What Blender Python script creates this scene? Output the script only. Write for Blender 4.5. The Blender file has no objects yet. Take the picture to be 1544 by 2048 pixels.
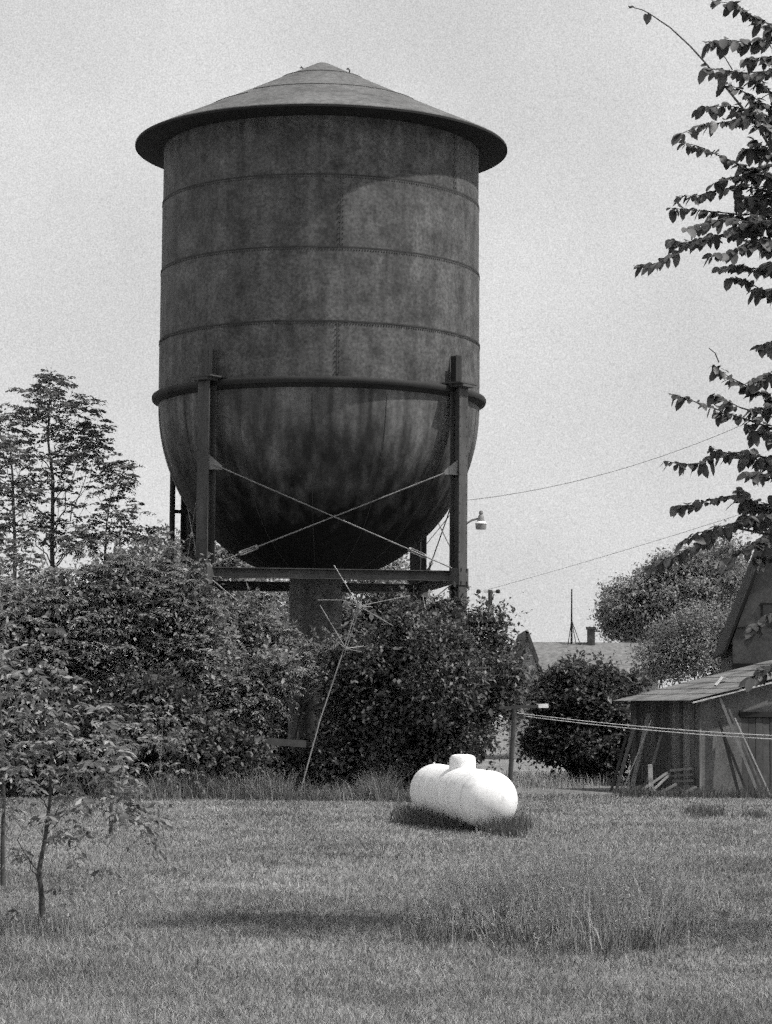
import bpy, math
import numpy as np
from mathutils import Vector, Matrix
R = math.radians
rng = np.random.default_rng(11)
sc = bpy.context.scene
C = sc.collection

# ------------------------------------------------------------------ camera
F = 4900.0; CAM_H = 1.9
cam_d = bpy.data.cameras.new("camera"); cam = bpy.data.objects.new("camera", cam_d); C.objects.link(cam)
cam_d.sensor_fit = 'VERTICAL'; cam_d.sensor_height = 36.0; cam_d.sensor_width = 36.0
cam_d.lens = 36.0 * F / 2048.0
cam_d.clip_start = 0.1; cam_d.clip_end = 6000
cam.location = (0, 0, CAM_H)
PITCH = math.atan((1430 - 1024) / F)
cm = Matrix.Rotation(R(90) + PITCH, 3, 'X') @ Matrix.Rotation(R(0.42), 3, 'Z')
cam.rotation_euler = cm.to_euler()
sc.camera = cam

def P(px, py, d):
    """point at distance d (along +Y) that lies in the direction measured in the photograph"""
    v = cm @ Vector(((px - 772) / F, -(py - 1024) / F, -1.0))
    s = d / v.y
    return Vector((v.x * s, d, CAM_H + v.z * s))
def G(px, py):
    v = cm @ Vector(((px - 772) / F, -(py - 1024) / F, -1.0))
    s = -CAM_H / v.z
    return Vector((v.x * s, v.y * s, 0))

# ------------------------------------------------------------------ materials
MATS = {}
def nd(nt, t, **kw):
    n = nt.nodes.new(t)
    for k, v in kw.items(): setattr(n, k, v)
    return n
def gray(v): return (v, v, v, 1)
def surf(name, lo, hi, scale=3.0, stretch=(1, 1, 1), rough=0.75, fine=0.25, fscale=40, spec=0.3, bump=0.0, island=0.0,
         metal=0.0, transl=0.0, wave=None, spots=None, streak=None, zgrad=None):
    """mottled grey surface: broad noise between lo and hi, times a fine noise, optional streaks / spots / per-piece variation"""
    if name in MATS: return MATS[name]
    m = bpy.data.materials.new(name); m.use_nodes = True; nt = m.node_tree; L = nt.links
    b = nt.nodes['Principled BSDF']; out = nt.nodes['Material Output']
    b.inputs['Roughness'].default_value = rough; b.inputs['Specular IOR Level'].default_value = spec
    b.inputs['Metallic'].default_value = metal
    tc = nd(nt, 'ShaderNodeTexCoord'); mp = nd(nt, 'ShaderNodeMapping'); mp.inputs['Scale'].default_value = stretch
    L.new(tc.outputs['Object'], mp.inputs['Vector'])
    n1 = nd(nt, 'ShaderNodeTexNoise'); n1.inputs['Scale'].default_value = scale; n1.inputs['Detail'].default_value = 7
    n1.inputs['Roughness'].default_value = 0.62
    L.new(mp.outputs[0], n1.inputs['Vector'])
    cr = nd(nt, 'ShaderNodeMapRange'); cr.inputs['From Min'].default_value = 0.3; cr.inputs['From Max'].default_value = 0.7
    cr.inputs['To Min'].default_value = lo; cr.inputs['To Max'].default_value = hi
    L.new(n1.outputs['Fac'], cr.inputs['Value'])
    cur = cr.outputs[0]
    def mul(cur, sock):
        k = nd(nt, 'ShaderNodeMath', operation='MULTIPLY'); L.new(cur, k.inputs[0]); L.new(sock, k.inputs[1]); return k.outputs[0]
    def noisefac(sc_, a, b_, st=(1, 1, 1), fmin=0.3, fmax=0.7, det=3):
        mp2 = nd(nt, 'ShaderNodeMapping'); mp2.inputs['Scale'].default_value = st
        L.new(tc.outputs['Object'], mp2.inputs['Vector'])
        n = nd(nt, 'ShaderNodeTexNoise'); n.inputs['Scale'].default_value = sc_; n.inputs['Detail'].default_value = det
        L.new(mp2.outputs[0], n.inputs['Vector'])
        r = nd(nt, 'ShaderNodeMapRange'); r.inputs['From Min'].default_value = fmin; r.inputs['From Max'].default_value = fmax
        r.inputs['To Min'].default_value = a; r.inputs['To Max'].default_value = b_
        L.new(n.outputs['Fac'], r.inputs['Value']); return r.outputs[0], n.outputs['Fac']
    if fine:
        f, nf = noisefac(fscale, 1 - fine, 1 + fine); cur = mul(cur, f)
    if streak:
        f, _ = noisefac(streak[0], streak[1], streak[2], st=streak[3], det=5); cur = mul(cur, f)
    if spots:
        f, _ = noisefac(spots[0], spots[1], 1.0, fmin=spots[2], fmax=spots[3], det=6); cur = mul(cur, f)
    if wave:
        mw = nd(nt, 'ShaderNodeMapping'); L.new(tc.outputs['Object'], mw.inputs['Vector']); mw.inputs['Rotation'].default_value = wave[1]
        w = nd(nt, 'ShaderNodeTexWave'); w.inputs['Scale'].default_value = wave[0]; w.inputs['Distortion'].default_value = 0.35
        w.wave_profile = 'SAW'
        L.new(mw.outputs[0], w.inputs['Vector'])
        r = nd(nt, 'ShaderNodeMapRange'); r.inputs['From Min'].default_value = 0.0; r.inputs['From Max'].default_value = 0.12
        r.inputs['To Min'].default_value = wave[2]; r.inputs['To Max'].default_value = 1.0
        L.new(w.outputs['Fac'], r.inputs['Value']); cur = mul(cur, r.outputs[0])
    if zgrad:     # underside shade painted in as darkening toward the bottom, rain-washed rust at the top
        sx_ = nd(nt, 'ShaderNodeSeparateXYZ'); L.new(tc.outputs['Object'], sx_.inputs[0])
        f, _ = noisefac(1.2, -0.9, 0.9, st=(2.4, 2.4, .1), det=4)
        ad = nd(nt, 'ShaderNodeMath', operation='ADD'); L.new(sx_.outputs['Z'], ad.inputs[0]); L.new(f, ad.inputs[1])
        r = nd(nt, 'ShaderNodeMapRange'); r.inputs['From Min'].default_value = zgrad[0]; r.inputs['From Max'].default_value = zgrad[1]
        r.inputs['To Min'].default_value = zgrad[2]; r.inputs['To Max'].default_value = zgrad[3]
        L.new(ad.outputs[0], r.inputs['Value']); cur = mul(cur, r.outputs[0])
    if island:
        g = nd(nt, 'ShaderNodeNewGeometry')
        r = nd(nt, 'ShaderNodeMapRange'); r.inputs['To Min'].default_value = 1 - island; r.inputs['To Max'].default_value = 1 + island
        L.new(g.outputs['Random Per Island'], r.inputs['Value']); cur = mul(cur, r.outputs[0])
    cc = nd(nt, 'ShaderNodeCombineColor')
    for i in range(3): L.new(cur, cc.inputs[i])
    L.new(cc.outputs[0], b.inputs['Base Color'])
    if bump:
        bp = nd(nt, 'ShaderNodeBump'); bp.inputs['Strength'].default_value = bump; bp.inputs['Distance'].default_value = 0.02
        L.new(n1.outputs['Fac'], bp.inputs['Height']); L.new(bp.outputs[0], b.inputs['Normal'])
    if transl:
        t = nd(nt, 'ShaderNodeBsdfTranslucent'); L.new(cc.outputs[0], t.inputs['Color'])
        mx = nd(nt, 'ShaderNodeMixShader'); mx.inputs[0].default_value = transl
        L.new(b.outputs[0], mx.inputs[1]); L.new(t.outputs[0], mx.inputs[2]); L.new(mx.outputs[0], out.inputs['Surface'])
    MATS[name] = m; return m

M_TANK = surf('rusty_dark_steel', 0.054, 0.118, scale=1.3, rough=0.72, fine=0.4, fscale=13, spots=(2.3, 0.68, 0.36, 0.5), bump=0.15,
              streak=(1.3, 0.72, 1.25, (2.6, 2.6, 0.2)), spec=0.25)
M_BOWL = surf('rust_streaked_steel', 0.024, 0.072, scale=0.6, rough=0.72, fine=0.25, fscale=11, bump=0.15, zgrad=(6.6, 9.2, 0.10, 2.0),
              streak=(1.6, 0.45, 1.6, (2.4, 2.4, 0.1)), spec=0.25)  # zgrad puts the shade of the bowl's underside into its colour
M_SEAM = surf('seam_steel', 0.022, 0.045, scale=1.5, rough=0.8)
M_GIRD = surf('dark_girder_steel', 0.018, 0.035, scale=1.2, rough=0.8)
M_LEG = surf('leg_steel', 0.05, 0.09, scale=1.2, rough=0.75, streak=(2, 0.8, 1.2, (3, 3, 0.3)))
M_ROOF = surf('weathered_roof_steel', 0.085, 0.14, scale=0.8, rough=0.85, fine=0.3, fscale=9, spots=(2.5, .75, .38, .5))
M_SEAML = surf('lap_seam_steel', 0.05, 0.08, scale=1.5, rough=0.8)
M_JOINT = surf('roof_joint', 0.07, 0.10, scale=1.5, rough=0.8)
M_L_SAP = surf('sapling_leaves', 0.13, 0.28, scale=1.5, rough=0.5, fine=0, spec=0.35, island=0.6, transl=0.3)
M_ROD = surf('rod_steel', 0.16, 0.26, scale=2, rough=0.6)
M_WHITE = surf('white_tank_paint', 0.78, 0.9, scale=2.5, rough=0.5, fine=0.07, fscale=60, spec=0.4, spots=(7, 0.8, 0.3, 0.42), streak=(2, .85, 1.05, (3, 3, .3)))
M_MAST = surf('dull_aluminium', 0.2, 0.32, scale=3, rough=0.5)
M_WIRE = surf('old_wire', 0.12, 0.18, scale=3, rough=0.6)
M_PALE = surf('galvanised_metal', 0.42, 0.6, scale=3, rough=0.5)
M_WOOD = surf('grey_boards', 0.07, 0.19, scale=1.3, rough=0.9, stretch=(3, 3, 0.4), streak=(7, 0.6, 1.3, (4, 4, 0.15)), island=0.55)
M_WOODP = surf('pale_weathered_wood', 0.16, 0.26, scale=3, rough=0.9, island=0.2)
M_PALEW = surf('bleached_wood', 0.3, 0.45, scale=3, rough=0.9)
M_WOODG = surf('weathered_wood', 0.11, 0.18, scale=3, rough=0.9)
M_WOODD = surf('dark_old_wood', 0.04, 0.075, scale=3, rough=0.9, island=0.25)
M_FELT = surf('felt_siding', 0.09, 0.15, scale=1.6, rough=0.95, fine=0.35, fscale=22)
M_SHINGLE = surf('old_roll_roofing', 0.11, 0.20, scale=1.3, rough=0.9, fine=0.3, fscale=14, stretch=(1, 2.5, 1), spots=(1.2, 0.55, 0.38, 0.5))
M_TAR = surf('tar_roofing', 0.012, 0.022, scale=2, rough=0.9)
M_TRIMP = surf('pale_edge_board', 0.3, 0.45, scale=4, rough=0.8, spots=(4, 0.5, 0.35, 0.5))
M_BARN = surf('barn_siding', 0.07, 0.12, scale=1.2, rough=0.95, fine=0.25, fscale=12)
M_HROOF = surf('asphalt_shingles', 0.13, 0.17, scale=1.2, rough=0.95, fine=0.3, fscale=5)
M_HWALL = surf('house_wall', 0.28, 0.34, scale=0.8, rough=0.9, fine=0.1)
M_BRICK = surf('chimney_brick', 0.05, 0.09, scale=2, rough=0.9, fine=0.3, fscale=8)
M_GLASS = surf('window_glass', 0.02, 0.05, scale=2, rough=0.15, spec=0.6)
M_BARK = surf('bark', 0.045, 0.09, scale=6, rough=0.95, stretch=(3, 3, 0.6), bump=0.4)
M_BARKM = surf('grey_bark', 0.09, 0.15, scale=8, rough=0.9)
M_BARKP = surf('pale_bark', 0.13, 0.2, scale=8, rough=0.9)
M_L_LILAC = surf('lilac_leaves', 0.05, 0.15, scale=1.6, rough=0.5, fine=0, spec=0.35, island=0.5, transl=0.22)
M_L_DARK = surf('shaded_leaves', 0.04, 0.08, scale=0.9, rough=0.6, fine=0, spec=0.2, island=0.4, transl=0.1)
M_L_SUMAC = surf('sumac_leaves', 0.13, 0.33, scale=0.9, rough=0.5, fine=0, spec=0.35, island=0.5, transl=0.3)
M_L_ASH = surf('ash_leaves', 0.12, 0.2, scale=0.8, rough=0.55, fine=0, spec=0.3, island=0.4, transl=0.3)
M_L_FAR = surf('far_leaves', 0.2, 0.3, scale=0.5, rough=0.7, fine=0, spec=0.2, island=0.35, transl=0.3)  # lightened: distance haze is put into the leaf colour
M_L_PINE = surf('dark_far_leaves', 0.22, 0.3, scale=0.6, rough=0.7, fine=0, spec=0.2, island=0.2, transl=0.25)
M_L_ELM = surf('elm_leaves', 0.06, 0.115, scale=1.2, rough=0.5, fine=0, spec=0.3, island=0.45, transl=0.18)
M_GRASS = surf('mown_grass', 0.135, 0.335, scale=0.5, rough=0.7, fine=0.2, fscale=3.5, stretch=(0.7, 0.5, 1), spec=0.2, island=0.65, transl=0.25)
M_WEEDP = surf('pale_seeding_grass', 0.24, 0.44, scale=1, rough=0.7, fine=0, spec=0.2, island=0.5, transl=0.3)
M_WEED = surf('tall_grass', 0.22, 0.4, scale=1, rough=0.7, fine=0, spec=0.2, island=0.5, transl=0.3)
M_WEEDM = surf('rough_grass', 0.12, 0.24, scale=1, rough=0.7, fine=0, spec=0.2, island=0.6, transl=0.3)
M_WEEDD = surf('dark_grass', 0.07, 0.15, scale=1, rough=0.7, fine=0, spec=0.2, island=0.5, transl=0.25)

def ground_mat():
    m = surf('ground_grass', 0.11, 0.24, scale=0.45, rough=0.95, fine=0.45, fscale=14, stretch=(0.7, 0.5, 1), spec=0.1, spots=(2.6, 0.75, 0.36, 0.5))
    return m
M_GROUND = ground_mat()

# ------------------------------------------------------------------ mesh helpers
class MB:
    def __init__(s): s.v = []; s.f = []
    def add(s, vs, fs):
        o = len(s.v); s.v += [tuple(v) for v in vs]; s.f += [tuple(i + o for i in f) for f in fs]
    def box(s, c, size, rot=None):
        hx, hy, hz = [q / 2 for q in size]
        vs = [Vector((x, y, z)) for z in (-hz, hz) for y in (-hy, hy) for x in (-hx, hx)]
        if rot is not None: vs = [rot @ v for v in vs]
        s.add([v + Vector(c) for v in vs], [(0, 2, 3, 1), (4, 5, 7, 6), (0, 1, 5, 4), (2, 6, 7, 3), (0, 4, 6, 2), (1, 3, 7, 5)])
    def bar(s, a, b, w, t, up=(0, 0, 1)):
        a, b = Vector(a), Vector(b); z = (b - a); l = z.length; z.normalize()
        x = Vector(up).cross(z)
        if x.length < 1e-4: x = Vector((1, 0, 0))
        x.normalize(); y = z.cross(x)
        s.box((a + b) / 2, (w, t, l), Matrix((x, y, z)).transposed())
    def tube(s, pts, rad, n=8, cap=True):
        pts = [Vector(p) for p in pts]
        if not hasattr(rad, '__len__'): rad = [rad] * len(pts)
        o = len(s.v); px = None
        for i, p in enumerate(pts):
            t = (pts[min(i + 1, len(pts) - 1)] - pts[max(i - 1, 0)])
            t = t.normalized() if t.length > 1e-9 else Vector((0, 0, 1))
            if px is None: px = t.orthogonal().normalized()
            x = (px - t * px.dot(t)); x = x.normalized() if x.length > 1e-6 else t.orthogonal().normalized(); px = x
            y = t.cross(x)
            for k in range(n):
                a = 2 * math.pi * k / n
                s.v.append(tuple(p + (x * math.cos(a) + y * math.sin(a)) * rad[i]))
        for i in range(len(pts) - 1):
            for k in range(n):
                a, b = o + i * n + k, o + i * n + (k + 1) % n
                s.f.append((a, b, b + n, a + n))
        if cap:
            s.f.append(tuple(o + k for k in reversed(range(n)))); e = o + (len(pts) - 1) * n
            s.f.append(tuple(e + k for k in range(n)))
    def lathe(s, prof, n=96, c=(0, 0, 0)):
        o = len(s.v); c = Vector(c)
        for r, z in prof:
            for k in range(n):
                a = 2 * math.pi * k / n
                s.v.append((c.x + r * math.cos(a), c.y + r * math.sin(a), c.z + z))
        for i in range(len(prof) - 1):
            for k in range(n):
                a, b = o + i * n + k, o + i * n + (k + 1) % n
                s.f.append((a, b, b + n, a + n))
    def plate(s, poly, thick):
        """flat polygon (list of 3-D points) given thickness along its normal"""
        p = [Vector(q) for q in poly]; nrm = (p[1] - p[0]).cross(p[2] - p[0]).normalized() * (thick / 2)
        n = len(p)
        s.add([q + nrm for q in p] + [q - nrm for q in p],
              [tuple(range(n)), tuple(range(2 * n - 1, n - 1, -1))] + [(i, i + n, (i + 1) % n + n, (i + 1) % n) for i in range(n)])
    def build(s, name, mat, parent=None, smooth=False, loc=(0, 0, 0), bevel=0):
        me = bpy.data.meshes.new(name)
        L = Vector(loc)
        me.from_pydata([(v[0] - L.x, v[1] - L.y, v[2] - L.z) for v in s.v], [], s.f)
        me.materials.append(mat); me.validate()
        if smooth: me.shade_smooth()
        o = bpy.data.objects.new(name, me); C.objects.link(o); o.location = L
        if parent is not None:
            o.parent = parent
            if parent.type == 'EMPTY' or True: o.matrix_parent_inverse = Matrix.Identity(4)
        if smooth:
            try:
                me.set_sharp_from_angle(angle=R(35))
            except Exception: pass
        if bevel:
            b = o.modifiers.new('bevel', 'BEVEL'); b.width = bevel; b.segments = 2; b.limit_method = 'ANGLE'
        return o
def empty(name, loc=(0, 0, 0)):
    o = bpy.data.objects.new(name, None); C.objects.link(o); o.location = loc; o.empty_display_size = 0.2; return o
def tag(o, label, cat, group=None, kind=None):
    o['label'] = label; o['category'] = cat
    if group: o['group'] = group
    if kind: o['kind'] = kind
    return o
class T:
    """a thing: an Empty at its base; parts are given in world coordinates and stored relative to it"""
    def __init__(s, name, loc, label, cat, group=None):
        s.o = empty(name, loc); s.loc = Vector(loc); tag(s.o, label, cat, group)
    def part(s, mb, name, mat, smooth=False, parent=None, bevel=0, label=None):
        mb2 = MB(); L = s.loc; mb2.v = [(v[0] - L.x, v[1] - L.y, v[2] - L.z) for v in mb.v]; mb2.f = mb.f
        o = mb2.build(name, mat, parent or s.o, smooth=smooth, bevel=bevel)
        if label: o['label'] = label
        return o
    def np_part(s, V, faces, name, mat, parent=None):
        return np_obj(name, V - np.array(s.loc), faces, mat, parent or s.o)
def np_obj(name, V, Fc, mat, parent=None):
    """fast mesh from numpy: V (n,3), Fc (m,k) all faces of k corners"""
    me = bpy.data.meshes.new(name); n = len(V); m, k = Fc.shape
    me.vertices.add(n); me.vertices.foreach_set('co', V.astype(np.float32).ravel())
    me.loops.add(m * k); me.loops.foreach_set('vertex_index', Fc.astype(np.int32).ravel())
    me.polygons.add(m); me.polygons.foreach_set('loop_start', np.arange(0, m * k, k, dtype=np.int32))
    me.polygons.foreach_set('loop_total', np.full(m, k, dtype=np.int32))
    me.update(calc_edges=True); me.materials.append(mat)
    o = bpy.data.objects.new(name, me); C.objects.link(o)
    if parent is not None: o.parent = parent
    return o

def norm(a): return a / np.maximum(np.linalg.norm(a, axis=1, keepdims=True), 1e-9)
def rdir(n):
    return norm(rng.normal(size=(n, 3)))
# outlines of leaves: (along, across) with the midrib from (0,0) to (1,0); the halves fold up a little
def leaves(base, d, up, length, width, fold=0.25, shape='simple', droop=0.0):
    """base (n,3) foot of each leaf, d direction, up rough normal"""
    n = len(base); d = norm(d); side = norm(np.cross(d, up)); nn = norm(np.cross(side, d))
    length = np.broadcast_to(length, (n,))[:, None]; width = np.broadcast_to(width, (n,))[:, None]
    if shape == 'simple':
        pr = [(0, 0), (0.45, 0.5), (1, 0), (0.45, -0.5)]
        fc = [(0, 1, 2), (0, 2, 3)]
    else:
        pr = [(0, 0), (0.12, 0.34), (0.40, 0.52), (0.78, 0.38), (1.0, 0), (0.78, -0.38), (0.40, -0.52), (0.12, -0.34), (0.45, 0)]
        fc = [(0, 1, 8), (1, 2, 8), (2, 3, 8), (3, 4, 8), (4, 5, 8), (5, 6, 8), (6, 7, 8), (7, 0, 8)]
    vs = []
    for a, w in pr:
        vs.append(base + d * length * a + side * width * w + nn * width * abs(w) * fold - np.array([0, 0, 1.0]) * (droop * length * a * a))
    V = np.stack(vs, axis=1).reshape(-1, 3)
    k = len(pr)
    Fc = (np.arange(n)[:, None, None] * k + np.array(fc)[None]).reshape(-1, 3)
    return V, Fc
def merge(parts):
    Vs, Fs, o = [], [], 0
    for V, Fc in parts:
        Vs.append(V); Fs.append(Fc + o); o += len(V)
    return np.concatenate(Vs), np.concatenate(Fs)
def lobe_points(lobes, n, inner=0.55, zmin=0.05):
    """points scattered through ellipsoidal lobes (cx,cy,cz,rx,ry,rz), mostly near their surfaces, and their outward directions"""
    lobes = np.array(lobes, dtype=float)
    w = (lobes[:, 3] * lobes[:, 5]) ** 1.0; w /= w.sum()
    idx = rng.choice(len(lobes), size=n, p=w)
    dr = rdir(n); r = inner + (1.06 - inner) * rng.random(n) ** 0.6
    p = lobes[idx, :3] + dr * lobes[idx, 3:] * r[:, None]
    ok = p[:, 2] > zmin
    return p[ok], norm(dr[ok] / lobes[idx][ok][:, 3:])
def clump_foliage(lobes, ntw, per, leaf=0.1, spread=0.22, wid=0.62, inner=0.5):
    """leafy twigs: each twig carries a small clump of leaves"""
    tw, od = lobe_points(lobes, ntw, inner)
    n = len(tw)
    off = rng.normal(size=(n, per, 3)) * spread * np.array([1, 1, 0.7])
    b = (tw[:, None] + off).reshape(-1, 3)
    d = np.repeat(od, per, axis=0) * 0.7 + rdir(n * per) * 0.9 + np.array([0, 0, -0.15])
    up = rdir(n * per) * 0.6 + np.array([0, 0, 1.0])
    ln = leaf * rng.uniform(0.6, 1.25, n * per)
    ok = b[:, 2] > 0.02
    return leaves(b[ok], d[ok], up[ok], ln[ok], (ln * wid)[ok])
def frond_foliage(pts, outd, fronds=7, flen=0.5, pairs=7, leaf=0.14, wid=0.3, lift=0.35, droop=0.5, tilt=.35):
    """pinnate leaves: rosettes of arching fronds, each with pairs of leaflets"""
    n = len(pts); N = n * fronds
    c = np.repeat(pts, fronds, axis=0); o = np.repeat(outd, fronds, axis=0)
    az = rng.random(N) * 2 * math.pi
    d = np.stack([np.cos(az), np.sin(az), np.full(N, lift)], 1) + o * 0.5 + rng.normal(size=(N, 3)) * 0.15
    d = norm(d); L = flen * rng.uniform(0.6, 1.15, N)
    parts = []
    for i in range(1, pairs + 1):
        t = i / pairs
        b = c + d * (L * t)[:, None] - np.array([0, 0, 1.0]) * (droop * L * t * t)[:, None]
        td = norm(d - np.array([0, 0, 1.0]) * (2 * droop * t))
        sd = norm(np.cross(td, np.array([0, 0, 1.0]) + rng.normal(size=(N, 3)) * 0.15))
        sz = leaf * (1.0 - 0.35 * abs(t - 0.45) * 2) * rng.uniform(0.8, 1.2, N)
        for s in ((1, -1) if i < pairs else (0,)):
            ld = sd * s + td * (0.45 if s else 1.0) + np.array([0, 0, -0.25]) + rng.normal(size=(N, 3)) * 0.12
            upv = np.array([0, 0, 1.0]) + rng.normal(size=(N, 3)) * tilt
            V, Fc = leaves(b, ld, upv, sz, sz * wid); parts.append((V, Fc))
    return merge(parts)

def stems(mb, base, tips, r0, r1, n=5, wob=0.12, seg=5):
    for t in tips:
        base_ = Vector(base) + Vector((rng.normal() * 0.12, rng.normal() * 0.12, 0)); t = Vector(t)
        pts = []
        for i in range(seg + 1):
            k = i / seg
            p = base_.lerp(t, k); p.z = base_.z + (t.z - base_.z) * (k ** 0.85)
            if 0 < i: p += Vector(rng.normal(size=3)) * wob * k
            pts.append(p)
        mb.tube(pts, [r0 + (r1 - r0) * i / seg for i in range(seg + 1)], n)

def shrub(name, px, d, lobes_px, label, cat='shrub', group=None, mat=None, style='lilac', leaf=0.1, dens=1.0, ry=1.6, stem=M_BARK, nstem=7, flen=0.5):
    """lobes_px: (px, py, half width px, half height px[, depth offset])"""
    s = F / d
    base = P(px, 1500, d); base.z = 0
    t = T(name, base, label, cat, group)
    lobes = []
    for L in lobes_px:
        dd = d + (L[4] if len(L) > 4 else 0)
        c = P(L[0], L[1], dd); rx, rz = L[2] / s, L[3] / s
        lobes.append((c.x, dd, c.z, rx, min(ry, max(0.5, (rx + rz) * 0.5)), rz))
    area = sum(l[3] * l[5] for l in lobes) * math.pi
    if style == 'lilac':
        sub = []
        for a, b, c, e, f, g_ in lobes:
            for q in rdir(9):
                if q[1] > .5: continue
                k = rng.uniform(.28, .42); sub.append((a + q[0] * e * .88, b + q[1] * f * .88, max(.3, c + q[2] * g_ * .88), e * k, f * k, g_ * k * .8))
        V, Fc = merge([clump_foliage(sub, int(area * 62 * dens), 18, leaf=leaf * 1.12, spread=.13, inner=.75), clump_foliage(lobes, int(area * 14 * dens), 17, leaf=leaf), clump_foliage([(a, b, c, e * .85, f * .85, g_ * .85) for a, b, c, e, f, g_ in lobes], int(area * 30 * dens), 12, leaf=leaf * 1.7, inner=.2)])
    elif style == 'far':
        sub = []
        for a, b, c, e, f, g_ in lobes:
            for q in rdir(12):
                if q[1] > .5: continue
                k = rng.uniform(.18, .36); o_ = rng.uniform(.75, 1.12); sub.append((a + q[0] * e * o_, b + q[1] * f * o_, max(.3, c + q[2] * g_ * o_), e * k, f * k, g_ * k * .7))
        V, Fc = merge([clump_foliage(sub, int(area * 16 * dens), 14, leaf=leaf, spread=0.28, inner=.5), clump_foliage([(a, b, c, e * .85, f * .85, g_ * .85) for a, b, c, e, f, g_ in lobes], int(area * 9 * dens), 14, leaf=leaf * 1.3, spread=0.3, inner=.3)])
    else:
        p, od = lobe_points(lobes, int(area * 30 * dens), 0.6)
        V, Fc = merge([frond_foliage(p, od, fronds=5, flen=flen * .85, leaf=leaf), clump_foliage([(a, b, c, e * .9, f * .9, g_ * .9) for a, b, c, e, f, g_ in lobes], int(area * 45 * dens), 12, leaf=.15, inner=.2)])
    sh_v = [(V, Fc)]; smb = MB()
    if style != 'far':
        for l in lobes:
            for _ in range(int(3 + l[3] * 4)):
                a = rng.uniform(-1.15, 1.15); e = Vector((math.sin(a), rng.uniform(-.7, .2), math.cos(a))).normalized()
                s0 = Vector((l[0] + e.x * l[3] * .9, l[1] + e.y * l[4] * .9, l[2] + e.z * l[5] * .9)); Ls = rng.uniform(.3, .75)
                dv = (e + Vector((0, 0, .8)) + Vector(rng.normal(size=3)) * .3).normalized(); bend = Vector((rng.normal() * .2, 0, -.15))
                pts = [s0 + dv * Ls * k + bend * Ls * k * k for k in (0, .35, .7, 1)]
                m = int(Ls / .035); kk = rng.random(m); b_ = np.array([tuple(s0 + dv * Ls * k + bend * Ls * k * k) for k in kk]) + rng.normal(size=(m, 3)) * .02
                sh_v.append(leaves(b_, rdir(m) + np.array(dv) * .6, rdir(m) * .5 + np.array([0, 0, 1.]), leaf * rng.uniform(.6, 1.1, m), leaf * .55 * np.ones(m)))
        V, Fc = merge(sh_v)
    V[:, 2] = np.maximum(V[:, 2], 0.01)
    t.np_part(V, Fc, 'foliage', mat)
    mb = MB()
    tips = []
    for i in range(nstem):
        l = lobes[i % len(lobes)]
        q = Vector(rng.normal(size=3)) * 0.35
        tips.append((l[0] + q.x * l[3], l[1] + q.y * l[4], max(0.4, l[2] + q.z * l[5])))
    stems(mb, base, tips, 0.05, 0.012)
    t.part(mb, 'stems', stem)
    return t

# ------------------------------------------------------------------ ground
mb = MB(); S = 3000.0
mb.add([(-S, -50, 0), (S, -50, 0), (S, S, 0), (-S, S, 0)], [(0, 1, 2, 3)])
g = mb.build('ground', M_GROUND); g['kind'] = 'structure'

def pn(x, y, s, seed=0):
    """cheap smooth value noise for density / height variation"""
    r = np.random.default_rng(seed); g_ = r.random((64, 64))
    u, v = x / s, y / s; i, j = np.floor(u).astype(int), np.floor(v).astype(int); a, b = u - i, v - j
    a = a * a * (3 - 2 * a); b = b * b * (3 - 2 * b)
    q = lambda m, n: g_[m % 64, n % 64]
    return (q(i, j) * (1 - a) + q(i + 1, j) * a) * (1 - b) + (q(i, j + 1) * (1 - a) + q(i + 1, j + 1) * a) * b

# mown lawn: real blades, finer near and larger far, thinning out with distance
def blades(x, y, h, w, lean=0.5):
    n = len(x); az = rng.random(n) * 2 * math.pi; la = rng.normal(size=(n, 2)) * lean
    c, s_ = np.cos(az) * w / 2, np.sin(az) * w / 2
    z0 = np.zeros(n)
    A = np.stack([x - c, y - s_, z0], 1); B = np.stack([x + c, y + s_, z0], 1)
    mid = np.stack([x + la[:, 0] * h * 0.35, y + la[:, 1] * h * 0.35, h * 0.6], 1)
    Mi = mid + np.stack([c, s_, z0], 1) * 0.7; Mj = mid - np.stack([c, s_, z0], 1) * 0.7
    Tp = np.stack([x + la[:, 0] * h, y + la[:, 1] * h, h], 1)
    V = np.stack([A, B, Mi, Mj, Tp], 1).reshape(-1, 3)
    o = np.arange(n)[:, None, None] * 5
    Fc = (o + np.array([(0, 1, 2), (0, 2, 3), (3, 2, 4)])[None]).reshape(-1, 3)
    return V, Fc
N = 480000
d = 13.5 * (60 / 13.5) ** rng.random(N); x = (rng.random(N) - 0.5) * 0.44 * d
keep = rng.random(N) < (0.35 + 0.65 * pn(x + 50, d, 0.8, 3)) * (0.4 + 0.6 * pn(x + 50, d, 0.23, 4)) * 1.5
d, x = d[keep], x[keep]
hh = (0.018 + 0.035 * pn(x + 50, d, 1.3, 5) + 0.025 * pn(x + 50, d, 0.3, 8)) * rng.uniform(0.5, 1.4, len(x))
V, Fc = blades(x, d, hh, 0.0055 * (d / 15) ** 0.9, lean=0.7)
lawn = np_obj('lawn_grass', V, Fc, M_GRASS); tag(lawn, 'short mown grass covering the lawn in front of the tower', 'grass', kind='stuff')

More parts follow.
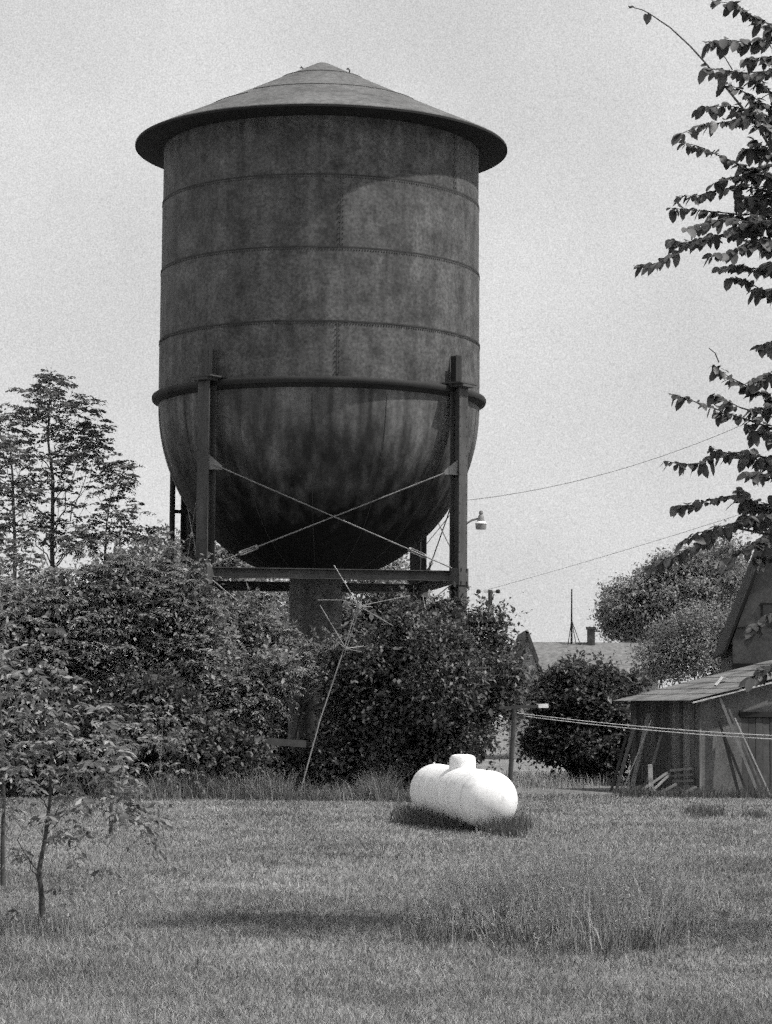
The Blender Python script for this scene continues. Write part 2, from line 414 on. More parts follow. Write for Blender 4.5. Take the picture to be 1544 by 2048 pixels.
def tall(name, label, pts, n, spread, h0, h1, w, mat, seed_heads=False, lean=0.28, rough=0.75):
    pts = np.array([(p.x, p.y) for p in pts]); k = rng.integers(0, len(pts), n)
    xy = pts[k] + rng.normal(size=(n, 2)) * np.array(spread)
    hs = rng.uniform(h0, h1, n) * (1.0 - rough * .6 + rough * pn(xy[:, 0] + 50, xy[:, 1], 0.45, 9)) * (1 - .35 * rng.random(n) ** 3)
    V, Fc = blades(xy[:, 0], xy[:, 1], hs, np.full(n, w), lean=lean)
    parts = [(V, Fc)]
    if seed_heads:
        tp = V.reshape(-1, 5, 3)[:, 4]; sel = rng.random(n) < seed_heads; tp = tp[sel]; m = len(tp)
        b = np.repeat(tp, 6, axis=0) - np.array([0, 0, 1.0]) * rng.uniform(0, 0.09, m * 6)[:, None]
        dd = rng.normal(size=(m * 6, 3)) * 0.6 + np.array([0, 0, 1.0])
        parts.append(leaves(b, dd, rdir(m * 6), 0.035, 0.008 * max(1, w / 0.006)))
    V, Fc = merge(parts)
    return tag(np_obj(name, V, Fc, mat), label, 'grass', kind='stuff')
pa = rng.random((900, 2)); pa = np.stack([800 + 640 * pa[:, 0], 1735 + 190 * pa[:, 1]], 1)
pe = ((pa[:, 0] - 1120) / 240) ** 2 + ((pa[:, 1] - 1835) / 66) ** 2 + 1.7 * (pn(pa[:, 0] + 50, pa[:, 1], 70, 21) - .5)
patch = [G(a, b) for (a, b), e in zip(pa, pe) if e < .95]
pd = [G(a, b) for (a, b), e in zip(pa, pe) if e < 1.05 and b > 1800 and a < 1330]
tall('tall_grass', 'patch of tall pale seeding grass left unmown in the lawn', patch, 6500, (0.16, 0.3), 0.1, 0.7, 0.006, M_WEEDP, 0.5, lean=.4, rough=1.35)
tall('dark_grass', 'dense dark grass at the foot of the unmown patch', pd, 9000, (0.12, 0.25), 0.07, 0.24, 0.008, M_WEEDD, lean=0.5)
edge = [P(a, 1600, 54.6 + 0.5 * math.sin(a * 0.02)) for a in range(230, 860, 8)]
tall('border_grass', 'long rough grass along the foot of the shrubs', edge, 7000, (0.3, 0.35), 0.1, 0.75, 0.014, M_WEEDM, 0.1, lean=.5, rough=1.3)
edge = [P(a, 1560, 66 + 0.02 * (a - 960)) for a in range(950, 1240, 8)]
tall('rough_grass', 'rough grass behind the clothesline post', edge, 3000, (0.2, 2.0), 0.12, 0.45, 0.02, M_WEED, 0.1)
edge = [P(a, 1590, 58.3) for a in range(1240, 1400, 6)] + [P(a, 1590, 58.4) for a in range(1400, 1700, 8)]
tall('shed_grass', 'dark weedy grass along the foot of the shed', edge, 3600, (0.12, 0.35), 0.08, 0.35, 0.014, M_WEEDD)
tall('grass_tuft', 'dark tuft of grass standing in the lawn before the shed', [G(1385, 1628), G(1410, 1630), G(1430, 1632), G(1398, 1634)], 520, (0.09, 0.35), 0.08, 0.3, 0.012, M_WEEDD)
tall('grass_tuft', 'low dark tuft of grass near the right edge of the lawn', [G(1500, 1634), G(1520, 1636)], 260, (0.1, 0.3), 0.06, 0.2, 0.012, M_WEEDD)
edge = [G(a, b) for a, b in ((20, 1860), (60, 1865), (90, 1862), (120, 1858), (40, 1840), (0, 1850), (100, 1840))]
tall('sapling_grass', 'longer grass round the foot of the sapling', edge, 1500, (0.14, 0.4), 0.08, 0.26, 0.007, M_WEED, 0.1)

# ------------------------------------------------------------------ water tower
D = 63.0
AX = P(639.5, 690, D).x; TR = 319 * 63.7 / F
def zt(py, d=D): return P(640, py, d).z
z_rim, z_s1, z_s2, z_s3, z_ring = zt(300), zt(417), zt(553), zt(692), zt(809)
tw = T('water_tower', (AX, D, 0), 'huge rusty riveted steel water tank with conical roof standing on four braced legs', 'water tower')
ctr = (AX, D, 0)
mb = MB()
prof = [(TR, z_ring), (TR, z_s3), (TR * 0.997, z_s3 + 0.01), (TR * 0.997, z_s2), (TR * 0.993, z_s2 + 0.01), (TR * 0.993, z_s1), (TR * 0.989, z_s1 + 0.01), (TR * 0.989, z_rim + 0.12)]
mb.lathe(prof, 160, ctr); tw.part(mb, 'tank_wall', M_TANK, smooth=True)
def rivets(mb, ang0, ang1, z0, z1, r, n, s=0.022):
    for i in range(n):
        k = i / max(1, n - 1); a = ang0 + (ang1 - ang0) * k; z = z0 + (z1 - z0) * k
        c = Vector((AX + r * math.cos(a), D + r * math.sin(a), z))
        mb.box(c, (s, s, s), Matrix.Rotation(a, 3, 'Z'))
for i, z in enumerate((z_s1, z_s2, z_s3)):
    mb = MB(); r = TR * (0.989, 0.993, 0.997)[i]
    mb.lathe([(r - 0.02, z - 0.022), (r + 0.022, z - 0.022), (r + 0.022, z + 0.014), (r - 0.02, z + 0.014)], 160, ctr)
    rivets(mb, -math.pi * 1.02, 0.02, z - 0.06, z - 0.06, r + 0.012, 190, 0.028)
    tw.part(mb, 'seam_ring', M_SEAM, smooth=False)
def vseam(px, z0, z1, r):
    a = -math.pi / 2 + math.asin((P(px, 600, D).x - AX) / TR)
    mb = MB(); x, y = math.cos(a), math.sin(a)
    mb.box((AX + r * x, D + r * y, (z0 + z1) / 2), (0.02, 0.03, z1 - z0 - 0.06), Matrix.Rotation(a, 3, 'Z'))
    n = int((z1 - z0) / 0.13)
    rivets(mb, a + 0.012, a + 0.012, z0 + 0.08, z1 - 0.08, r + 0.01, n, 0.026); rivets(mb, a - 0.012, a - 0.012, z0 + 0.08, z1 - 0.08, r + 0.01, n, 0.026)
    tw.part(mb, 'plate_seam', M_SEAML)
vseam(687, z_s2, z_s1, TR * 0.993); vseam(682, z_ring + 0.2, z_s3, TR); vseam(906, z_s1, z_rim, TR * .989)
# ring girder where the wall meets the bowl
mb = MB()
zr = z_ring
mb.lathe([(TR - .01, zr + 0.155), (TR + 0.15, zr + 0.15), (TR + 0.175, zr + 0.11), (TR + .175, zr + .05), (TR + 0.15, zr - 0.0), (TR + 0.06, zr - .04), (TR + 0.02, zr - 0.09), (TR - 0.01, zr - 0.10)], 160, ctr)
tw.part(mb, 'ring_girder', M_GIRD, smooth=True)
# bowl
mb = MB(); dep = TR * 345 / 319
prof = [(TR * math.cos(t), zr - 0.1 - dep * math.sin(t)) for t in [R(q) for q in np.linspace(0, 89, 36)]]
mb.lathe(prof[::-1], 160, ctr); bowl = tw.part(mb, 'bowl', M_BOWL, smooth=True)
# meridian plate seams of the bowl
mb = MB()
for k in range(14):
    a = 2 * math.pi * k / 14 + 0.21
    pr = [(TR * math.cos(t) + 0.006, zr - 0.1 - dep * math.sin(t)) for t in [R(q) for q in np.linspace(2, 70, 18)]]
    mb.tube([(AX + r * math.cos(a), D + r * math.sin(a), z) for r, z in pr], 0.009, 4)
tw.part(mb, 'bowl_seam', M_SEAML, parent=None)
# roof
RR = 372.5 * 63.7 / F; z_ap = zt(128)
mb = MB()
prof = [(RR, z_rim + 0.0), (RR - .01, z_rim + 0.03)]
for k in np.linspace(0.1, 1, 12):
    prof.append((RR * (1 - k) + 0.16 * k, z_rim + 0.05 + (z_ap - z_rim - 0.05) * (k ** 1.04)))
prof += [(0.10, z_ap + 0.02), (0.0, z_ap + 0.03)]
mb.lathe(prof, 160, ctr)
roof = tw.part(mb, 'roof', M_ROOF, smooth=True)
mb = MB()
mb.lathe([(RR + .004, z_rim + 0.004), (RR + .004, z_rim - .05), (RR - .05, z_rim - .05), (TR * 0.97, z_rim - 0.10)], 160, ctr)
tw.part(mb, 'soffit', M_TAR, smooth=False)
mb = MB()      # lapped sheet joints of the roof
for kk, (a0, a1) in ((0.80, (0, 2)), (0.47, (1.28, 1.86)), (0.38, (1.0, 1.3)), (0.40, (1.86, 1.97))):
    r = RR * (1 - kk) + 0.16 * kk; z = z_rim + 0.05 + (z_ap - z_rim - 0.05) * (kk ** 1.04) + 0.012
    mb.tube([(AX + r * math.cos(q * math.pi), D + r * math.sin(q * math.pi), z) for q in np.linspace(a0, a1, 60)], 0.010, 4)
tw.part(mb, 'sheet_joint', M_JOINT, parent=roof)
for px, py in ((606, 138), (699, 141)):
    mb = MB(); c = P(px, py + 6, D)
    mb.tube([c, c + Vector((0, 0, 0.09)), c + Vector((-0.05, 0, 0.14)), c + Vector((-0.07, 0, 0.10))], 0.02, 6)
    tw.part(mb, 'roof_hook', M_GIRD, parent=roof)
# riser
mb = MB(); mb.lathe([(0.68, 0), (0.68, zr - dep + 0.35)], 48, (P(631, 1250, D).x, D, 0))
mb.lathe([(0.72, 2.2), (0.72, 2.3)], 48, (P(631, 1250, D).x, D, 0))
tw.part(mb, 'riser_pipe', M_TANK, smooth=True)
# legs
LR = TR + 0.27; a0 = math.atan2(-198, 266)
legs = [a0, a0 - math.pi / 2, a0 + math.pi, a0 + math.pi / 2]      # front right, front left, back left, back right
zb = zt(1148, D - 0.7 * LR) ; ztop = zr + 0.28; zg = zt(935, D - 0.7 * LR)
lp = []
for i, a in enumerate(legs):
    er = Vector((math.cos(a), math.sin(a), 0)); et = Vector((-math.sin(a), math.cos(a), 0))
    c = Vector((AX, D, 0)) + er * LR; lp.append((c, er, et))
    rot = Matrix((er, et, Vector((0, 0, 1)))).transposed()
    mb = MB(); h = zr + 0.1
    for s_ in (1, -1):
        mb.box(c + er * (0.13 * s_) + Vector((0, 0, h / 2)), (0.025, 0.36, h), rot)
    mb.box(c + Vector((0, 0, h / 2)), (0.235, 0.02, h), rot)
    for s_ in (1, -1):
        for zz in np.arange(0.4, h - 0.2, 0.24):
            mb.box(c + er * 0.146 + et * (0.14 * s_) + Vector((0, 0, zz)), (0.014, 0.03, 0.03), rot)
    mb.box(c + Vector((0, 0, 0.2)), (0.5, 0.5, 0.05), rot); 
    leg = tw.part(mb, 'leg', M_LEG)
    mb = MB(); mb.box(c + er * -0.0 + Vector((0, 0, zr + 0.2)), (0.62, 0.72, 0.035), rot)
    mb.box(c + er * 0.05 + Vector((0, 0, zr + 0.145)), (0.5, 0.5, 0.07), rot)
    tw.part(mb, 'cap_plate', M_LEG, parent=leg)
    mb = MB(); hh_ = (zt(705, D - .7 * LR) - zr - 0.2)
    mb.box(c - er * 0.13 + Vector((0, 0, zr + 0.22 + hh_ / 2)), (0.24, 0.02, hh_), rot)
    mb.box(c - er * 0.02 + Vector((0, 0, zr + 0.22 + hh_ / 2)), (0.02, 0.24, hh_), rot)
    tw.part(mb, 'stub_bracket', M_LEG if i != 0 else M_GIRD, parent=leg)
    mb = MB(); mb.box(c + er * 0.02 + Vector((0, 0, zb - 0.02)), (0.30, 0.40, 0.42), rot)
    for s_ in (1, -1):
        for zz in (-0.16, 0.16): mb.box(c + er * 0.18 + et * 0.12 * s_ + Vector((0, 0, zb + zz)), (0.05, 0.05, 0.05), rot)
    tw.part(mb, 'joint_plate', M_LEG, parent=leg)
    mb = MB(); mb.box(c + Vector((0, 0, 0.09)), (0.9, 0.9, 0.22), rot)
    tw.part(mb, 'footing', M_HWALL)
for i in range(4):
    c1, c2 = lp[i][0], lp[(i + 1) % 4][0]; dr = (c2 - c1).normalized(); out = Vector((dr.y, -dr.x, 0))
    if out.dot(c1 - Vector(ctr)) < 0: out = -out
    A, B = c1 + dr * 0.17, c2 - dr * 0.17
    mb = MB(); Z = Vector((0, 0, 1))
    mb.bar(A + Z * (zb + 0.11), B + Z * (zb + 0.11), 0.22, 0.02, up=Z) if False else None
    rot = Matrix((dr, out, Z)).transposed(); Lh = (B - A).length; mid = (A + B) / 2
    mb.box(mid + Z * (zb + 0.115), (Lh, 0.24, 0.02), rot); mb.box(mid + Z * (zb - 0.115), (Lh, 0.24, 0.02), rot)
    mb.box(mid + Z * zb, (Lh, 0.014, 0.208), rot)
    mb.box(mid + out * 0.03 + Z * (zb - 0.05), (Lh, 0.02, 0.09), rot)
    tw.part(mb, 'cross_beam', M_LEG)
    inset = out * 0.10
    def rod(p, q, rr=0.016, turn=True):
        mb = MB(); mb.tube([p, q], rr, 6)
        r_ = tw.part(mb, 'brace_rod', M_ROD)
        if turn:
            u = (p - q).normalized(); k = q + u * 0.95
            mb = MB(); mb.tube([k - u * 0.2, k + u * 0.2], 0.018, 6); sd = u.cross(out).normalized() * 0.045
            mb.tube([k - u * 0.2 + sd, k + u * 0.2 + sd], 0.016, 5); mb.tube([k - u * 0.2 - sd, k + u * 0.2 - sd], 0.016, 5)
            mb.tube([k - u * 0.24, k - u * 0.18], 0.06, 6); mb.tube([k + u * 0.18, k + u * 0.24], 0.06, 6)
            tw.part(mb, 'turnbuckle', M_ROD, parent=r_)
    gA, gB = A + inset + Z * zg, B + inset + Z * zg
    bA, bB = A + inset + Z * (zb + 0.18), B + inset + Z * (zb + 0.18)
    rod(gA, bB); rod(gB + out * 0.05, bA + out * 0.05)
    lA, lB = A + inset + Z * (zb - 0.2), B + inset + Z * (zb - 0.2)
    fA, fB = A + inset + Z * 0.35, B + inset + Z * 0.35
    rod(lA, fB, turn=False); rod(lB + out * 0.05, fA + out * 0.05, turn=False)
    for (q, s_) in ((gA, 1), (gB, -1)):
        mb = MB(); mb.plate([q - dr * s_ * 0.12 + Z * 0.25, q + dr * s_ * 0.2 - Z * 0.02, q + dr * s_ * 0.2 - Z * 0.12, q - dr * s_ * 0.12 - Z * 0.12], 0.02)
        tw.part(mb, 'gusset', M_ROD)
# drop pipe at the back left
mb = MB(); q = P(345, 1000, D + 2.0)
mb.tube([(q.x, q.y, 0), (q.x, q.y, zt(900))], 0.075, 10); tp = Vector((q.x, q.y, zt(1012)))
mb.tube([tp, tp + Vector((0.5, 0.3, 0))], 0.05, 6); mb.tube([tp - Vector((0, 0, .9)), tp + Vector((0.5, 0.3, -.9))], 0.02, 6)
tw.part(mb, 'drop_pipe', M_GIRD, smooth=True)

# ------------------------------------------------------------------ propane tank
cn = P(977.5, 1600, 40.0); cf = P(872.5, 1581, 44.0); rt = 58 * 40.2 / F
base = Vector(((cn.x + cf.x) / 2, (cn.y + cf.y) / 2, 0))
pt = T('propane_tank', base, 'large white propane tank with round ends lying in the lawn grass', 'gas tank')
ax = (cf - cn).normalized(); sx = ax.cross(Vector((0, 0, 1))).normalized(); ux = sx.cross(ax).normalized()
mb = MB(); n = 56; prof = []
Lc = (cf - cn).length
hd = rt * 0.80
for t in np.linspace(0, 90, 14): prof.append((rt * math.sin(R(t)), -hd * math.cos(R(t)) + 0.0))
for t in np.linspace(90, 180, 14): prof.append((rt * math.sin(R(t)), Lc - hd * math.cos(R(t))))
vs, fs = [], []
for r, s_ in prof:
    for k in range(n):
        a = 2 * math.pi * k / n; vs.append(cn + ax * s_ + (sx * math.cos(a) + ux * math.sin(a)) * max(r, 0.001))
for i in range(len(prof) - 1):
    for k in range(n): fs.append((i * n + k, (i + 1) * n + k, (i + 1) * n + (k + 1) % n, i * n + (k + 1) % n))
mb.add(vs, fs); pt.part(mb, 'shell', M_WHITE, smooth=True)
# dome cover
dm = P(919, 1545, 41.9)
for k in (0.03, Lc - 0.03, Lc * .5):
    mb = MB(); c = cn + ax * k
    mb.tube([c + (sx * math.cos(a) + ux * math.sin(a)) * (rt - .002) for a in np.linspace(0, 2 * math.pi, 49)], .006, 4); pt.part(mb, 'weld_seam', M_WHITE)
top = cn + ax * ((dm - cn).dot(ax)) + ux * (rt - 0.09)
rd = 26.5 * 41.7 / F; mb = MB()
hgt = 0.31
prof = [(rd, -0.10), (rd, hgt * 0.62), (rd * 0.97, hgt * 0.78), (rd * 0.86, hgt * 0.91), (rd * 0.6, hgt * 0.98), (0.001, hgt)]
mb.lathe(prof, 40, top); dome = pt.part(mb, 'dome_cover', M_WHITE, smooth=True)
mb = MB(); c = top + Vector((0.03, -rd - 0.005, 0.045)); mb.box(c, (0.06, 0.03, 0.035)); pt.part(mb, 'latch', M_LEG, parent=dome)
mb = MB(); q = P(981, 1562, 40); 
qd = (cn + ax * 0.15 + (ux * 0.9 - sx * 0.0).normalized() * rt); mb.tube([qd, qd + ux * 0.03], 0.014, 8); mb.tube([qd + ux * 0.02 - ax * 0.02, qd - ax * 0.05 + ux * 0.03], 0.012, 6)
pt.part(mb, 'valve', M_LEG)
mb = MB(); mb.tube([P(868, 1531, 43.8), P(868, 1525, 43.8)], 0.02, 6); pt.part(mb, 'lifting_lug', M_WHITE)
for k in (0.22, 0.78):
    c = cn + ax * (Lc * k)
    for s_ in (-1, 1):
        mb = MB(); p = c + sx * s_ * rt * 0.55 - ux * rt * 0.75
        mb.box((p.x, p.y, 0.12), (0.09, 0.14, 0.26)); pt.part(mb, 'foot', M_WHITE)
tuft = [cn.lerp(cf, k) - sx * 0.0 for k in np.linspace(-0.25, 1.05, 14)]
side = Vector((-abs(sx.x), sx.y * (-1 if sx.x > 0 else 1), 0))
near_edge = [G(a, 1640 + (a - 800) * .115 + q) for a in range(800, 1040, 5) for q in (-4, 3, 8)] + [G(a, 1668 - (a - 1010) * .25) for a in range(1010, 1050, 4)] * 2
tall('tank_grass', 'dark unmown grass growing up round the propane tank', near_edge, 5200, (0.1, 0.12), 0.10, 0.36, 0.013, M_WEEDD, 0.05)

# ------------------------------------------------------------------ leaning antenna in front of the lilac
Da = 54.6
hub = P(718, 1212, Da); hub2 = P(692, 1297, Da); foot = P(596, 1572, Da); foot.z = 0.0
an = T('radio_antenna', foot, 'thin pale leaning mast with spider-like broken arms in front of the shrubs', 'antenna')
mid = P(684, 1310, Da)
mb = MB(); mb.tube([foot, P(640, 1440, Da), mid], [0.017, 0.016, 0.015], 8); an.part(mb, 'mast', M_MAST)
mb = MB(); off = Vector((0.035, 0, 0)); mb.tube([mid, hub - off], 0.010, 6); mb.tube([mid + off * 1.4, hub + off * 0.8], 0.010, 6)
an.part(mb, 'upper_tube', M_MAST)
mb = MB(); mb.tube([hub - Vector((0, 0, 0.05)), hub + Vector((0.01, 0, 0.06))], 0.05, 8); an.part(mb, 'hub', M_ROD)
mb = MB(); mb.tube([hub2 - Vector((0, 0, 0.03)), hub2 + Vector((0, 0, 0.05))], 0.035, 8)
an.part(mb, 'hub', M_ROD)
for p0, pts, dy in ((hub, [(668, 1130)], 0.3), (hub, [(684, 1200), (635, 1200)], -0.2), (hub, [(820, 1191)], 0.2), (hub, [(785, 1251)], -0.4), (hub, [(696, 1189)], 0.4),
                    (hub2, [(640, 1210)], 0), (hub2, [(667, 1277)], -0.3), (hub2, [(728, 1292)], 0.3), (hub2, [(724, 1304)], -0.3), (hub, [(745, 1214)], 0.5)):
    mb = MB(); q = [p0] + [P(a, b, Da + dy * (i + 1) / len(pts)) for i, (a, b) in enumerate(pts)]
    mb.tube(q, 0.009, 5); an.part(mb, 'arm', M_MAST)

# ------------------------------------------------------------------ shrubs round the tower
# big lilac
shrub('lilac_bush', 850, 57.6, [(850, 1420, 175, 165), (780, 1300, 95, 80, 0.3), (850, 1300, 85, 70), (950, 1330, 80, 90), (975, 1270, 40, 45, .4), (725, 1400, 75, 110), (760, 1500, 115, 80, -.3), (850, 1500, 105, 85, -.4), (985, 1400, 62, 68), (700, 1520, 65, 55, -.5),
      (990, 1235, 20, 18, .4), (905, 1235, 22, 26, .4), (1018, 1360, 30, 50, .5), (820, 1225, 30, 26, .3), (690, 1310, 35, 40, .2)],
      'big dense dark lilac bush under the right tower legs, behind the propane tank', mat=M_L_LILAC, leaf=0.105, nstem=12, ry=2.0)
shrub('lilac_bush', 1160, 70, [(1160, 1400, 75, 65), (1120, 1450, 70, 70), (1190, 1480, 75, 70, -.4), (1230, 1390, 55, 45, .3), (1215, 1430, 50, 80), (1100, 1400, 50, 50), (1180, 1520, 50, 45, -.5), (1090, 1490, 40, 35), (1150, 1345, 20, 20), (1205, 1350, 22, 20)],
      'dark rounded lilac bush between the clothesline post and the shed', mat=M_L_LILAC, leaf=0.12, nstem=9, ry=2.0)
# sumac thicket
SG = 'sumac shrubs in the thicket left of the tower'
shrub('sumac_shrub', 560, 59.6, [(520, 1300, 75, 60), (490, 1260, 50, 50), (610, 1325, 50, 36), (470, 1340, 80, 80), (550, 1320, 50, 45), (655, 1320, 35, 30, .5)],
      'sumac shrub filling the space under the tower round the riser pipe', group=SG, mat=M_L_SUMAC, style='frond', leaf=0.13)
shrub('sumac_shrub', 540, 57.0, [(530, 1380, 50, 50), (480, 1420, 75, 80), (540, 1345, 55, 40), (430, 1460, 70, 90), (500, 1520, 75, 50, .6)],
      'sumac shrub with arching fronds beside the dark hollow left of the mast', group=SG, mat=M_L_SUMAC, style='frond', leaf=0.13)
shrub('sumac_shrub', 350, 57.2, [(330, 1240, 100, 90), (280, 1180, 80, 85), (380, 1330, 90, 90), (370, 1180, 40, 45, -.2), (300, 1350, 90, 100), (400, 1260, 55, 60, .4), (345, 1125, 22, 40, .3)],
      'tall sumac shrub at the front left leg of the water tower', group=SG, mat=M_L_SUMAC, style='frond', leaf=0.14)
shrub('sumac_shrub', 150, 56.6, [(150, 1230, 120, 90), (90, 1310, 130, 110), (200, 1330, 90, 100), (60, 1220, 90, 70), (230, 1170, 60, 60)],
      'broad pale-leaved sumac shrub below the tall trees at the left', group=SG, mat=M_L_SUMAC, style='frond', leaf=0.14)
shrub('sumac_shrub', 20, 55.4, [(20, 1330, 90, 120), (-40, 1230, 80, 80), (10, 1450, 110, 90)],
      'sumac shrub cut off by the left edge of the picture', group=SG, mat=M_L_SUMAC, style='frond', leaf=0.14)
shrub('lilac_bush', 330, 55.8, [(340, 1480, 120, 80), (250, 1470, 110, 95), (430, 1520, 90, 60), (300, 1410, 90, 60)],
      'dark leafy bush at the edge of the lawn in the middle of the thicket', mat=M_L_LILAC, leaf=0.12, nstem=9, ry=1.1)
shrub('lilac_bush', 110, 55.6, [(130, 1490, 120, 85), (30, 1490, 110, 80), (80, 1420, 100, 60)],
      'dark leafy bush behind the saplings at the left end of the thicket', mat=M_L_LILAC, leaf=0.12, nstem=9, ry=1.1)
shrub('lilac_bush', 560, 57.6, [(560, 1545, 90, 38, 0), (620, 1530, 50, 32, -.3), (480, 1550, 80, 35, -.3)],
      'low dark bush at the lawn edge by the foot of the mast', mat=M_L_LILAC, leaf=0.11, nstem=6, ry=.9)
# board lying in the hollow
pb = MB(); pb.bar(P(512, 1481, 56.2), P(612, 1488, 56.4), 0.05, 0.16); o = pb.build('plank', M_WOODD); tag(o, 'dark horizontal board half hidden in the shrubs near the foot of the mast', 'plank')

# ------------------------------------------------------------------ trees
def tree(name, base, trunk_pts, r0, limbs, label, mat, style='frond', leaf=0.14, group=None, bark=M_BARK, flen=0.4, tipn=5, tipspread=0.25, lens=None, subs=5, wander=0.35, cat='tree', crown_lobes=None, dens=1.0, fronds=6, wid=.3, rise=1.0, droop=.35, lobes=None, nl=120):
    """trunk polyline, limbs: (t along trunk, tip point). Leaves sit at twig ends along the limbs"""
    t = T(name, base, label, cat, group)
    mb = MB(); tp = [Vector(p) for p in trunk_pts]; n = len(tp)
    mb.tube(tp, [r0 * (1 - 0.85 * i / (n - 1)) for i in range(n)], 8); trunk = t.part(mb, 'trunk', bark, smooth=True)
    ends, outs = [], []; mb = MB()
    for tt, tip in limbs:
        tip = Vector(tip); best = None
        for q in np.linspace(0.15, 0.97, 40):
            k = q * (n - 1); i = min(int(k), n - 2); st_ = tp[i].lerp(tp[i + 1], k - i)
            rs_ = rise if tt < 1 else 1 - tt
            e_ = abs((tip.z - st_.z) - rs_ * math.hypot(tip.x - st_.x, tip.y - st_.y))
            if best is None or e_ < best[0]: best = (e_, st_)
        st = best[1]
        seg = 6; pts = []
        for j in range(seg + 1):
            q = j / seg; p = st.lerp(tip, q); p.z += math.sin(q * math.pi) * 0.06 * (tip - st).length * (-1 if tip.z > st.z else 1)
            if 0 < j < seg: p += Vector(rng.normal(size=3)) * 0.04 * (tip - st).length
            pts.append(p)
        rr = r0 * 0.35 * (1 - 0.6 * tt)
        mb.tube(pts, [rr * (1 - 0.8 * j / seg) for j in range(seg + 1)], 5)
        L = (tip - st).length
        for j in range(subs):
            q = rng.uniform(0.35, 1.0); kk = q * seg; ii = min(int(kk), seg - 1); a = pts[ii].lerp(pts[ii + 1], kk - ii)
            dv = Vector(rng.normal(size=3)); dv.z = abs(dv.z) * 0.5; dv = (dv.normalized() + (tip - st).normalized() * 0.7).normalized()
            e = a + dv * rng.uniform(0.4, 1.0) * wander * (0.4 + 0.35 * L)
            mb.tube([a, a.lerp(e, 0.5) + Vector((0, 0, 0.03)), e], [rr * 0.3, rr * 0.2, 0.006], 4)
            for m in range(tipn):
                w = e.lerp(a, rng.uniform(0, 0.7)) + Vector(rng.normal(size=3)) * tipspread * 0.4
                ends.append(tuple(w)); outs.append(tuple(dv))
        ends.append(tuple(tip)); outs.append(tuple((tip - st).normalized()))
    t.part(mb, 'limbs', bark)
    ends, outs = np.array(ends), np.array(outs)
    if lobes:
        dd_ = base.y; ss = F / dd_
        lb_ = [(P(a, b_, dd_).x, dd_ + rng.normal() * .4, P(a, b_, dd_).z, c_ / ss, .75 * (c_ + e_) / ss, e_ / ss) for a, b_, c_, e_ in lobes]
        ar = sum(l[3] * l[5] for l in lb_)
        ends, outs = lobe_points(lb_, int(ar * nl), .35)
        hang = rng.normal(size=ends.shape) * np.array([.12, .12, .05]); ends = ends + hang
    if style == 'frond':
        V, Fc = frond_foliage(ends, outs, fronds=fronds, flen=flen, leaf=leaf, pairs=4, wid=wid, droop=droop, tilt=.9)
    else:
        per = 16; b = (ends[:, None] + rng.normal(size=(len(ends), per, 3)) * tipspread * np.array([1, 1, .6])).reshape(-1, 3)
        dd = rdir(len(b)) + np.repeat(outs, per, axis=0) * .5 - np.array([0, 0, .2]); ln = leaf * rng.uniform(.6, 1.2, len(b))
        V, Fc = leaves(b, dd, rdir(len(b)) * .6 + np.array([0, 0, 1.]), ln, ln * .6)
    V[:, 2] = np.maximum(V[:, 2], 0.01)
    t.np_part(V, Fc, 'crown', mat)
    return t
def limbs_px(d, lst, dy=1.2): return [(a, P(x, y, d + rng.uniform(-dy, dy))) for a, x, y in lst]
TG = 'young trees rising behind the thicket at the left'
b = P(118, 1500, 60.5); b.z = 0
tree('ash_tree', b, [b, P(110, 1300, 60.5), P(104, 1100, 60.5), P(106, 960, 60.5), P(96, 880, 60.5), P(99, 800, 60.5)], 0.085,
     limbs_px(60.5, [(.95, 92, 732), (.9, 120, 752), (.88, 70, 765), (.85, 148, 775), (.8, 50, 790), (.82, 100, 780), (.75, 180, 810), (.75, 45, 850), (.7, 195, 845), (.65, 130, 850), (.7, 160, 880), (.68, 75, 900), (.6, 200, 880), (.6, 30, 930), (.58, 150, 930), (.5, 185, 925),
                     (.55, 60, 960), (.5, 130, 985), (.48, 40, 1010), (.45, 170, 1010), (.4, 70, 1060), (.38, 150, 1070), (.6, 110, 900), (.52, 90, 930), (.8, 130, 810), (.72, 90, 840), (.42, 110, 1040), (.3, 60, 1120), (.3, 160, 1130)], 1.1),
     'tallest airy young ash tree left of the water tower', M_L_ASH, group=TG, bark=M_BARKM, rise=1.5, leaf=0.13, flen=0.26, subs=3, tipn=1, wander=.35, wid=.5, fronds=3, tipspread=.8, nl=190, lobes=[(92, 765, 24, 32), (60, 810, 30, 35), (125, 800, 35, 40), (160, 820, 30, 35), (85, 860, 45, 40), (145, 880, 45, 40), (180, 870, 28, 45), (50, 900, 28, 30), (115, 940, 40, 28), (175, 930, 28, 22), (70, 980, 35, 25), (130, 1000, 28, 30), (90, 1060, 50, 28), (150, 1080, 30, 25)])
b = P(25, 1500, 60); b.z = 0
